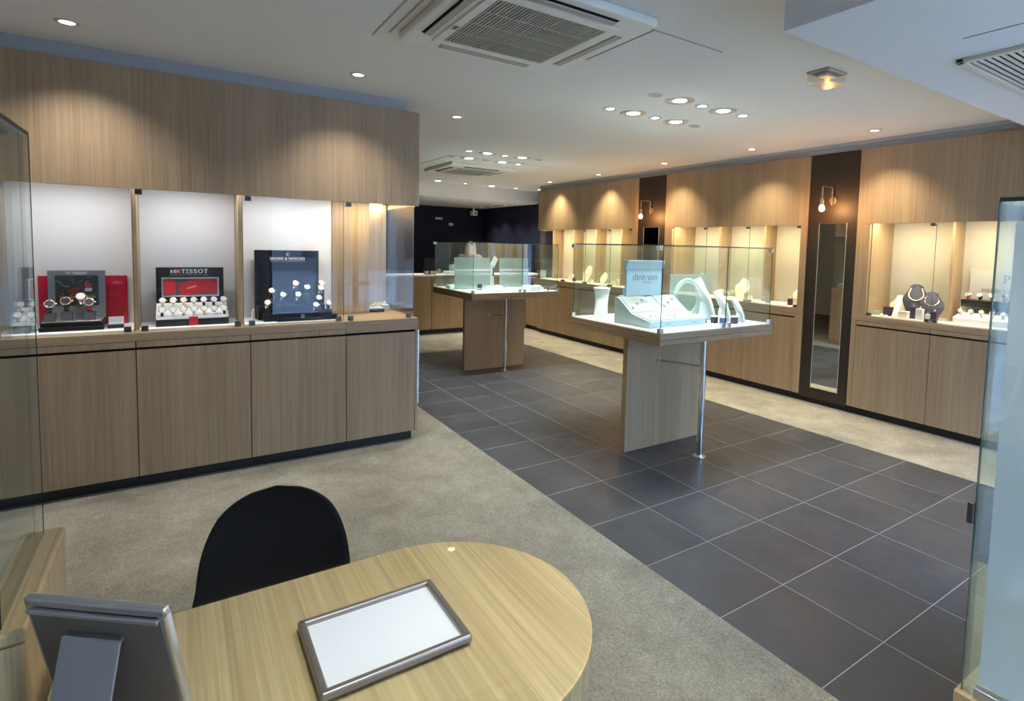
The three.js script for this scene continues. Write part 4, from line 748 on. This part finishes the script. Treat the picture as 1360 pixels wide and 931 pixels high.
{
  const c = 'in the showcase between the mirror panels';
  bust(0.23, 0.19, M.bustCream, `cream necklace bust in the middle ${c}`, [5.72, Y, -4.30], FX + 0.1, { necklace: 'chain' });
  bust(0.20, 0.17, M.bustCream, 'cream necklace bust beside the near mirror panel jamb', [5.70, Y, -3.52], FX + 0.1, { necklace: 'chain' });
  bust(0.26, 0.18, M.bustCream, 'cream necklace bust seen over the frosted square panel', [5.74, Y, -4.98], FX, {});
  for (const [x, z, h, m, l] of [[5.62, -4.52, 0.10, M.bustCream, 'tall cream block beside the middle cream bust'], [5.58, -4.56, 0.06, M.bustCream, 'short cream block beside the middle cream bust'], [5.58, -4.12, 0.09, M.greySuede, 'grey block before the middle cream bust'], [5.55, -4.05, 0.06, M.bustCream, 'low cream cup before the middle cream bust'], [5.57, -3.83, 0.10, M.greyStand, 'dark grey block by the divider'], [5.58, -3.56, 0.07, M.purple, 'plum block in front of the jamb bust'], [5.56, -3.48, 0.09, M.bustCream, 'white block in front of the jamb bust'], [5.60, -3.45, 0.10, M.purple, 'tall plum block in front of the jamb bust'], [5.54, -3.42, 0.07, M.cardWhite, 'short white block in the showcase corner']]) block('ring_block', l, 'ring stand', x - 0.02, x + 0.02, Y, Y + h, z - 0.022, z + 0.022, m, null, (o) => part(o, 'ring', new THREE.TorusGeometry(0.010, 0.002, 6, 20).translate(0, 0.010, 0).rotateY(0.8).translate(x, Y + h, z), M.silver));
  const b = thing('bow_ornament', 'white bow-shaped jewel holder before the cream bust', 'ornament', [5.56, Y, -4.36], FX);
  part(b, 'stem', cyl(0.006, 0.005, 0.075, 12), M.bustCream);
  for (const s of [-1, 1]) part(b, 'loop', new THREE.TorusGeometry(0.022, 0.007, 8, 24).scale(1.3, 0.7, 1).rotateZ(s * 0.4).translate(s * 0.034, 0.082, 0), M.bustWhite);
}
{
  bust(0.29, 0.21, M.bustNavy, 'navy necklace bust wearing a pearl string', [5.70, Y, -2.375], FX + 0.35, { necklace: 'pearl' });
  bust(0.235, 0.19, M.bustNavy, 'navy necklace bust wearing a thin chain beside the pearls', [5.64, Y, -2.22], FX + 0.35, { necklace: 'chain' });
  bust(0.16, 0.14, M.bustCream, 'small cream necklace bust behind the navy busts', [5.78, Y, -2.56], FX + 0.2, { necklace: 'chain' });
  const ramp = thing('jewel_ramp', 'cream sloping ramp between the navy busts', 'display stand', [5.56, Y, -2.475], FX + 0.2);
  const rm = part(ramp, 'ramp', bx(-0.022, 0.022, 0, 0.26, -0.004, 0.004, 0.001), M.bustCream); rm.position.set(0, 0.004, 0.05); rm.rotation.x = -0.75;
  part(ramp, 'prop', bx(-0.015, 0.015, 0, 0.10, -0.08, -0.06, 0.001), M.bustCream);
  for (const [x, z, w, h, m, l] of [[5.60, -2.56, 0.07, 0.085, M.purple, 'plum box beside the small cream bust'], [5.53, -2.39, 0.07, 0.065, M.bustCream, 'low cream block under the pearl bust'], [5.575, -2.335, 0.05, 0.11, M.purple, 'plum block under the pearl bust'], [5.545, -2.27, 0.055, 0.10, M.cardWhite, 'tall white block between the navy busts'], [5.535, -2.15, 0.04, 0.085, M.purple, 'plum block under the chain bust'], [5.53, -2.20, 0.035, 0.06, M.cardWhite, 'small white price block under the chain bust'], [5.56, -2.65, 0.06, 0.04, M.acrylic, 'clear block by the showcase jamb'], [5.52, -2.56, 0.05, 0.012, M.cardWhite, 'flat white pad by the showcase jamb']]) block('ring_block', l, 'ring stand', x - w / 2.4, x + w / 2.4, Y, Y + h, z - w / 2, z + w / 2, m, null, h > 0.03 ? (o) => part(o, 'ring', new THREE.TorusGeometry(0.010, 0.002, 6, 20).translate(0, 0.010, 0).rotateY(0.8).translate(x, Y + h, z), M.silver) : null);
  const d = thing('watch_display', 'pale grey sign panel with two tiers of watch trays', 'display stand');
  part(d, 'back_board', bx(5.86, 5.875, Y, 1.45, -2.02, -1.50, 0.002), M.signGrey);
  letters(d, 'P', 'serif_regular', 0.05, 5.8592, 1.375, -1.76, textMat(0.12, 0.12, 0.12), -Math.PI / 2); letters(d, 'PIERRE LANNIER', 'serif_regular', 0.34, 5.8592, 1.27, -1.76, textMat(0.12, 0.12, 0.12), -Math.PI / 2);
  part(d, 'lower_tray', prismX([[-0.0, 0], [-0.26, 0], [-0.26, 0.11], [-0.01, 0.06], [0, 0.05]], 0, 0.52).rotateY(FX).translate(5.56, Y, -2.02), M.showWhite);
  part(d, 'upper_shelf', bx(5.70, 5.858, Y + 0.145, Y + 0.205, -2.02, -1.50, 0.003), M.black);
  part(d, 'upper_post', bx(5.80, 5.855, Y, Y + 0.145, -1.80, -1.70, 0.002), M.black);
  for (let k = 0; k < 6; k++) watch(['steelRed', 'steelLeather', 'steel'][k % 3], [5.745, Y + 0.2055, -1.98 + k * 0.085], FX, ['red strap watch on the black upper tray', 'black strap watch on the black upper tray', 'steel bracelet watch on the black upper tray'][k % 3], 'watches on the black upper tray ' + k % 3);
  for (let k = 0; k < 7; k++) watch(['steelCream', 'steel'][k % 2], [5.62, Y + 0.0745, -1.985 + k * 0.075], FX, ['gilt watch on the white lower tray', 'steel watch on the white lower tray'][k % 2], 'watches on the white lower tray ' + k % 2, 0.9);
}
// goods on the rear counter
{
  const o = thing('box_stack', 'white flat boxes stacked on the rear counter', 'boxes', [4.22, 1.03, -9.25]);
  part(o, 'box', bx(-0.22, 0.22, 0, 0.05, -0.14, 0.14, 0.004), M.cardWhite); part(o, 'box', bx(-0.12, 0.16, 0.05, 0.16, -0.10, 0.10, 0.004), M.trayGrey);
  const m = thing('till_screen', 'dark till screen on the rear counter', 'screen', [3.66, 1.03, -9.15], 0.3);
  part(m, 'foot', bx(-0.09, 0.09, 0, 0.012, -0.07, 0.07, 0.004), M.black); part(m, 'post', bx(-0.015, 0.015, 0.012, 0.10, -0.02, 0.0, 0.002), M.black); part(m, 'screen', bx(-0.16, 0.16, 0.06, 0.28, 0.0, 0.02, 0.004), M.blackGloss);
  const d = thing('brown_tray', 'brown wooden tray on the rear counter', 'tray', [3.80, 1.03, -9.42 + 0.02]); part(d, 'base', bx(-0.14, 0.14, 0, 0.07, -0.06, 0.06, 0.004), M.wood); part(d, 'lip', bx(-0.145, 0.145, 0.07, 0.08, -0.065, 0.065, 0.002), M.wood);
}

// ------------------------------------------------------------------ foreground: desk, chair, frames, entrance showcases
{
  const R = 0.33, cx = 0.47, cz = -1.088, xl = -0.205, H = 0.734;
  const outline = (r, e) => { const s = new THREE.Shape(); s.moveTo(xl, -r); s.lineTo(cx, -r); s.absarc(cx, 0, r, -Math.PI / 2, Math.PI / 2, false); s.lineTo(xl, r); s.lineTo(xl, -r); return s; };
  const slab = (r, y0, y1, b) => { const g = new THREE.ExtrudeGeometry(outline(r - b), { depth: y1 - y0 - 2 * b, bevelEnabled: true, bevelThickness: b, bevelSize: b, bevelSegments: 2, curveSegments: 64 }); g.rotateX(-Math.PI / 2); g.translate(0, y0 + b, cz); return g; };
  const t = thing('consultation_desk', 'oak desk with a rounded end and a glass sheet on top', 'desk');
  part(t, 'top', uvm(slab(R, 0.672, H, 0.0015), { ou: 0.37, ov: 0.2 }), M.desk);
  part(t, 'glass_sheet', uvm(slab(R - 0.004, H + 0.0004, H + 0.0064, 0.001)), M.glassTop, 'clear glass sheet');
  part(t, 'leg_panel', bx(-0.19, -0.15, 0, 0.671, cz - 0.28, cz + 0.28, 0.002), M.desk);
  part(t, 'leg', cyl(0.035, 0.035, 0.665, 28, 0.006).translate(0.47, 0, cz), M.chrome);
  part(t, 'foot_plate', lathe([[0, 0], [0.17, 0], [0.17, 0.006], [0.04, 0.012], [0, 0.012]], 40).translate(0.47, 0.002, cz), M.chrome);
  // presentation tray
  const y = H + 0.0066, x0 = 0.198, x1 = 0.495, z0 = -1.217, z1 = -0.985, f = 0.0155, o = thing('presentation_tray', 'taupe metal framed tray with a white pad on the desk', 'tray');
  const bar = (a, b, c, d) => bx(a, b, y, y + 0.017, c, d, 0.005, { seg: 3 });
  part(o, 'frame', merged([bar(x0, x1, z0, z0 + f), bar(x0, x1, z1 - f, z1), bar(x0, x0 + f, z0 + 0.003, z1 - 0.003), bar(x1 - f, x1, z0 + 0.003, z1 - 0.003)]), M.frameTaupe);
  part(o, 'pad', bx(x0 + f - 0.001, x1 - f + 0.001, y, y + 0.007, z0 + f - 0.001, z1 - f + 0.001, 0.001), M.cardWhite, 'plain white pad');
}
{
  const o = thing('shell_chair', 'black shell chair tucked behind the desk', 'chair', [0.205, 0, -1.63], -0.18);
  // side line of the shell: seat edge in front (+z), up to the top of the back
  const P = [[0.24, 0.425], [0.20, 0.448], [0.06, 0.442], [-0.06, 0.44], [-0.13, 0.47], [-0.165, 0.54], [-0.18, 0.64], [-0.19, 0.735], [-0.198, 0.808]];
  const cv = new THREE.CatmullRomCurve3(P.map(([z, y]) => new THREE.Vector3(0, y, z)));
  part(o, 'shell', shell(24, 48, (v) => { const t = v < 0.08 ? Math.sqrt(1 - Math.pow(1 - v / 0.08, 2)) * 0.5 + 0.5 : 1; const w = v < 0.5 ? 0.225 : v < 0.62 ? 0.225 - 0.012 * (v - 0.5) / 0.12 : 0.213; const q = (v - 0.56) / 0.44; return v < 0.56 ? w * t : w * Math.pow(Math.max(0.0004, 1 - Math.pow(q, 2.35)), 0.52); },
    (v) => { const p = cv.getPoint(v), q = Math.max(0, (v - 0.56) / 0.44); return [p.z, p.y, -0.045 * smooth(Math.min(1, v * 1.6)) * Math.max(0, 1 - Math.pow(q, 2.35))]; }, 0.012), M.chair);
  for (const [sx, sz] of [[-1, -1], [1, -1], [-1, 1], [1, 1]]) part(o, 'leg', tube([[sx * 0.12, 0.425, sz * 0.10 + 0.02], [sx * 0.21, 0.0075, sz * 0.19 + 0.02]], 0.011, 10, 4), M.chair);
  part(o, 'seat_frame', bx(-0.13, 0.13, 0.405, 0.425, -0.09, 0.13, 0.004), M.chair);
}
{
  // easel photo frame seen from behind
  const a = new THREE.Vector3(-0.221, 0.97, -1.183), b = new THREE.Vector3(-0.028, 0.97, -1.027), w = a.distanceTo(b), lean = 13 * D, len = (0.97 - 0.7415) / Math.cos(lean);
  const turn = Math.atan2(-(b.z - a.z), b.x - a.x), mid = a.clone().add(b).multiplyScalar(0.5);
  const n = new THREE.Vector3(Math.sin(turn), 0, Math.cos(turn));          // towards the camera
  const foot = mid.clone().addScaledVector(n, -Math.sin(lean) * len); foot.y = 0.7412;
  const o = thing('photo_frame', 'silver easel picture frame seen from behind on the desk', 'picture frame', foot.toArray(), turn);
  const body = new THREE.Group(); body.name = 'frame_body'; body.rotation.x = lean; o.add(body);
  const T = 0.016, hw = w / 2, rim = 0.017;
  part(body, 'rim', merged([bx(-hw, hw, len - rim, len, -T, 0, 0.005, { seg: 3 }), bx(-hw, hw, 0.004, rim, -T, 0, 0.005, { seg: 3 }), bx(-hw, -hw + rim, 0.006, len - 0.002, -T, 0, 0.005, { seg: 3 }), bx(hw - rim, hw, 0.006, len - 0.002, -T, 0, 0.005, { seg: 3 })]), M.frameSilver);
  part(body, 'rear_board', bx(-hw + 0.008, hw - 0.008, 0.014, len - 0.022, -0.010, 0.002, 0.002), M.frameBack);
  part(body, 'front_glass', bx(-hw + rim, hw - rim, rim, len - rim, -0.0125, -0.0105, 0), M.blackGloss);
  part(body, 'ledge', bx(-hw + 0.006, hw - 0.012, len - 0.026, len - 0.018, -0.004, 0.006, 0.002), M.frameSilver);
  const st = part(o, 'easel_leg', bx(-0.052, 0.052, 0.0, 0.205, -0.004, 0.0, 0.002), M.framePlate);
  const top = [0, (len - 0.06) * Math.cos(lean), (len - 0.06) * Math.sin(lean) + 0.010]; st.position.set(-0.005, 0.001, top[2] + 0.045); st.rotation.x = -Math.atan2(0.043, top[1]); st.scale.y = Math.hypot(0.043, top[1]) / 0.205;
  part(body, 'hinge', bx(-0.055, 0.045, len - 0.064, len - 0.056, 0.002, 0.012, 0.002), M.steel);
}
{
  // entrance showcase at the left: oak base with a glass box
  const o = thing('entrance_showcase', 'oak showcase base with rounded rim beside the desk', 'showcase');
  const x0 = -1.15, x1 = -0.222, z0 = -1.62, z1 = -1.212, h = 0.9;
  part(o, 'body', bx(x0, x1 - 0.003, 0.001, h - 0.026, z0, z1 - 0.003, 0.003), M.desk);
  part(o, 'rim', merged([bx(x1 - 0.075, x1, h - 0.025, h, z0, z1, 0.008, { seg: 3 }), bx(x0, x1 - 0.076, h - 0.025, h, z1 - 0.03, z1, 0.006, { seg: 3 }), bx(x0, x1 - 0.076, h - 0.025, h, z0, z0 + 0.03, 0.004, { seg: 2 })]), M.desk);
  part(o, 'floor_cloth', bx(x0, x1 - 0.08, h - 0.0255, h - 0.012, z0 + 0.031, z1 - 0.031, 0.002), M.bustWhite, 'pale silky lining');
  const c = thing('glass_case', 'tall glass case on the oak entrance showcase base', 'glass case');
  const gx = -0.256, gz0 = -1.592, gz1 = -1.232, gt = 1.765, T = 0.008;
  const smoke = phys({ color: lin(0.83, 0.875, 0.88), transmission: 1, thickness: 0, roughness: 0, ior: 1.5 });
  part(c, 'glass_pane', bx(gx - T, gx, h + 0.0005, gt, gz0, gz1, 0), smoke);
  part(c, 'glass_pane', bx(x0, gx - T - 0.001, h + 0.0005, gt, gz0, gz0 + T, 0), smoke);
  part(c, 'glass_pane', bx(x0, gx - T - 0.001, h + 0.0005, gt, gz1 - T, gz1, 0), smoke);
  part(c, 'top_pane', bx(x0, gx, gt + 0.0005, gt + T, gz0, gz1, 0), smoke);
  for (const g of [bx(gx - T, gx + 0.0004, h + 0.0005, gt, gz1 - 0.001, gz1 + 0.0006, 0), bx(gx - 0.0016, gx + 0.0005, h + 0.0005, gt, gz0 - 0.0005, gz0 + 0.0012, 0), bx(gx - 0.001, gx + 0.0006, gt, gt + T, gz0, gz1, 0), bx(x0, gx, gt, gt + T, gz0 - 0.0006, gz0 + 0.001, 0)]) part(c, 'edge', g, M.edge, 'dark green glass edge');
  const l = thing('leaflet', 'pale leaflets lying in the entrance showcase', 'leaflet'); part(l, 'sheet', bx(-0.52, -0.38, 0.8885, 0.8905, -1.52, -1.38, 0), M.cardWhite); part(l, 'sheet', bx(-0.46, -0.33, 0.8906, 0.892, -1.43, -1.31, 0), M.paleBlue);
}
{
  // entrance showcase at the right: glass with a frosted film, low base
  const gx = 1.885, gz0 = -0.595, h = 0.30, gt = 1.712, T = 0.012, z1 = 1.3, x1 = 2.75;
  const o = thing('entrance_showcase', 'low oak base under the tall frosted glass by the entrance', 'showcase');
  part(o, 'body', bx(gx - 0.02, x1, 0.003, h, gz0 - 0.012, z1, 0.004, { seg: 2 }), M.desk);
  const c = thing('glass_case', 'tall glass case with frosted film by the entrance', 'glass case');
  part(c, 'glass_pane', bx(gx, gx + T, h + 0.0005, gt, gz0, z1, 0), M.glassGreen);
  part(c, 'film', bx(gx + T + 0.0005, gx + T + 0.0015, h + 0.04, gt - 0.055, gz0 + 0.036, z1, 0), M.film, 'pale frosted film');
  part(c, 'glass_pane', bx(gx + T + 0.002, x1, h + 0.0005, gt, gz0, gz0 + T, 0), M.glassGreen);
  part(c, 'top_pane', bx(gx, x1, gt + 0.0005, gt + T, gz0, z1, 0), M.glassGreen);
  for (const g of [bx(gx - 0.0006, gx + T, h, gt, gz0 - 0.001, gz0 + 0.0008, 0), bx(gx - 0.0008, gx + 0.001, gt, gt + T, gz0, z1, 0)]) part(c, 'edge', g, M.edge, 'dark glass edge');
  for (const y of [0.62, 0.95, 1.28]) part(c, 'shelf', bx(gx + T + 0.03, x1 - 0.02, y, y + 0.008, gz0 + T + 0.02, 0.3, 0), M.glassGreen);
  part(c, 'shoe', bx(gx - 0.006, gx + 0.02, h + 0.0005, h + 0.03, gz0 + 0.03, gz0 + 0.13, 0.002), M.steel);
  part(c, 'lock', bx(gx - 0.012, gx + 0.002, 0.80, 0.86, gz0 - 0.016, gz0 - 0.001, 0.002), M.clip);
  for (const [x, y, z, k] of [[2.1, 0.6285, -0.42, 0], [2.15, 0.9585, -0.44, 1], [2.08, 1.2885, -0.45, 2]]) { const t = thing('jewellery_tray', ['small tray on the lowest glass shelf by the entrance', 'small tray on the middle glass shelf by the entrance', 'small tray on the top glass shelf by the entrance'][k], 'tray', [x, y, z]); part(t, 'base', bx(-0.1, 0.1, 0, 0.02, -0.05, 0.05, 0.003), k % 2 ? M.cardWhite : M.greySuede); for (let j = 0; j < 3; j++) part(t, 'bracelet', new THREE.TorusGeometry(0.022, 0.003, 6, 24).rotateX(1.3).translate(-0.06 + j * 0.06, 0.028, 0), M.silver); }
  const p = thing('floor_board', 'white board corner on the tiles behind the entrance glass', 'board');
  part(p, 'sheet', bx(2.52, 3.1, 0.001, 0.03, -0.74, -0.61, 0.002), M.cardWhite); part(p, 'lining', bx(2.55, 3.08, 0.03, 0.034, -0.72, -0.63, 0.001), M.linen);
}

// ------------------------------------------------------------------ the person behind the rear counter
{
  const X = 4.80, Z = -9.95, J = {
    head: [0, 1.50, 0.06], chin: [0, 1.40, 0.10], neck: [0, 1.36, 0.01], chest: [0, 1.20, 0.0], waist: [0, 1.0, -0.02], hip: [0, 0.88, -0.03],
    sl: [-0.17, 1.30, 0], sr: [0.17, 1.30, 0], el: [-0.235, 1.05, -0.02], er: [0.235, 1.05, -0.02], wl: [-0.19, 0.90, 0.17], wr: [0.19, 0.90, 0.17], hl: [-0.17, 0.885, 0.235], hr: [0.17, 0.885, 0.235],
    pl: [-0.09, 0.86, -0.03], pr: [0.09, 0.86, -0.03], kl: [-0.10, 0.46, -0.02], kr: [0.10, 0.46, -0.02], al: [-0.10, 0.08, -0.05], ar: [0.10, 0.08, -0.05], tl: [-0.10, 0.04, 0.09], tr: [0.10, 0.04, 0.09],
  };
  const bones = [['head', 'chin', 0.085, 0.05], ['neck', 'head', 0.05, 0.06], ['neck', 'chest', 0.055, 0.13], ['chest', 'waist', 0.135, 0.115], ['waist', 'hip', 0.115, 0.14], ['sl', 'sr', 0.07, 0.07], ['sl', 'el', 0.055, 0.042], ['sr', 'er', 0.055, 0.042], ['el', 'wl', 0.042, 0.028], ['er', 'wr', 0.042, 0.028], ['wl', 'hl', 0.028, 0.024], ['wr', 'hr', 0.028, 0.024], ['pl', 'kl', 0.085, 0.055], ['pr', 'kr', 0.085, 0.055], ['kl', 'al', 0.055, 0.038], ['kr', 'ar', 0.055, 0.038], ['al', 'tl', 0.04, 0.035], ['ar', 'tr', 0.04, 0.035]];
  const fingers = { hl: [], hr: [] };
  for (const [s, h] of [[-1, 'hl'], [1, 'hr']]) for (let k = 0; k < 5; k++) { const b = J[h], thumb = k === (s < 0 ? 4 : 0), base = thumb ? [b[0] - s * 0.022, b[1], b[2] - 0.012] : [b[0] + (k - 2) * 0.017, b[1] - 0.002, b[2] + 0.018], tip = thumb ? [b[0] - s * 0.056, b[1] - 0.012, b[2] + 0.03] : [b[0] + (k - 2) * 0.021, b[1] - 0.022, b[2] + 0.082 - Math.abs(k - 2) * 0.009]; fingers[h].push([base, tip, 0.0095, 0.008]); }
  const pos = [], col = [];
  const surface = (segs, C, S, N, kk, keep) => {
    const mc = new MarchingCubes(N, new THREE.MeshStandardMaterial(), false, false, 60000);
    for (let k = 0; k < N; k++) for (let j = 0; j < N; j++) for (let i = 0; i < N; i++) {
      const x = C[0] + (i - N / 2) / (N / 2) * S, y = C[1] + (j - N / 2) / (N / 2) * S, z = C[2] + (k - N / 2) / (N / 2) * S; let acc = 0;
      for (const [a, b, ra, rb] of segs) { const dx = b[0] - a[0], dy = b[1] - a[1], dz = b[2] - a[2], px = x - a[0], py = y - a[1], pz = z - a[2], t = Math.max(0, Math.min(1, (px * dx + py * dy + pz * dz) / (dx * dx + dy * dy + dz * dz + 1e-9))), d = Math.hypot(px - t * dx, py - t * dy, pz - t * dz) - (ra + (rb - ra) * t); if (d < 0.25) acc += Math.exp(-kk * d); }
      mc.field[i + j * N + k * N * N] = acc > 0 ? Math.log(acc) / kk : -0.3;
    }
    mc.isolation = 0; mc.update();
    const cnt = mc.count ?? mc.geometry.drawRange.count;
    for (let q = 0; q < cnt; q++) {
      const x = C[0] + mc.positionArray[q * 3] * S, y = C[1] + mc.positionArray[q * 3 + 1] * S, z = C[2] + mc.positionArray[q * 3 + 2] * S; pos.push(x, y, z);
      const skin = y > 1.345 || (z > 0.17 && y > 0.8); col.push(...(skin ? [0.52, 0.33, 0.25] : y > 0.9 ? [0.30, 0.24, 0.25] : y > 0.055 ? [0.03, 0.03, 0.04] : [0.01, 0.01, 0.01]));
    }
  };
  surface(bones.map(([a, b, ra, rb]) => [J[a], J[b], ra, rb]), [0, 0.83, 0.05], 0.86, 76, 42);
  for (const [h, w] of [['hl', 'wl'], ['hr', 'wr']]) surface([[J[w], J[h], 0.027, 0.026], ...fingers[h]], [J[h][0], J[h][1], J[h][2] + 0.01], 0.105, 44, 160);
  const g = new THREE.BufferGeometry(); g.setAttribute('position', new THREE.Float32BufferAttribute(pos, 3)); g.setAttribute('color', new THREE.Float32BufferAttribute(col, 3));
  const bodyGeo = mergeVertices(g, 0.0005); bodyGeo.computeVertexNormals();
  const o = thing('person', 'person with light blonde hair in a mauve top turned away behind the rear counter', 'person', [X, 0.0, Z], 2.35);
  part(o, 'body', bodyGeo, std({ vertexColors: true, roughness: 0.75 }));
  const hair = new THREE.SphereGeometry(1, 26, 22, 0, Math.PI * 2, 0, 2.25), hp = hair.attributes.position;
  for (let q = 0; q < hp.count; q++) { let x = hp.getX(q), y = hp.getY(q), z = hp.getZ(q); const low = Math.max(0, 0.25 - y), front = z > 0.3 && y < 0.35; const r = 1 + 0.25 * low; x *= 0.105 * r; z = z * 0.118 * r - (front ? 0.07 : 0) - 0.01; y = y * 0.12 - low * 0.13; hp.setXYZ(q, x, y, z); }
  hair.computeVertexNormals();
  part(o, 'hair', hair.translate(0, 1.505, 0.055), std({ color: lin(0.78, 0.70, 0.54), roughness: 0.6, side: THREE.DoubleSide }), 'light blonde chin-length hair');
  const head = new THREE.Group(); head.name = 'face'; head.position.set(0, 1.455, 0.075); head.rotation.x = 0.35; o.add(head);
  for (const s of [-1, 1]) part(head, 'eye', new THREE.SphereGeometry(0.010, 10, 8).translate(s * 0.03, 0.01, 0.078), M.dialBlack);
  part(head, 'nose', new THREE.ConeGeometry(0.012, 0.035, 10).rotateX(-0.3).translate(0, -0.012, 0.085), std({ color: lin(0.52, 0.33, 0.25), roughness: 0.7 }));
  part(head, 'mouth', new THREE.SphereGeometry(0.016, 12, 8).scale(1.2, 0.3, 0.4).translate(0, -0.047, 0.072), std({ color: lin(0.42, 0.16, 0.15), roughness: 0.6 }));
}

shade(scene);
renderer.render(scene, camera);
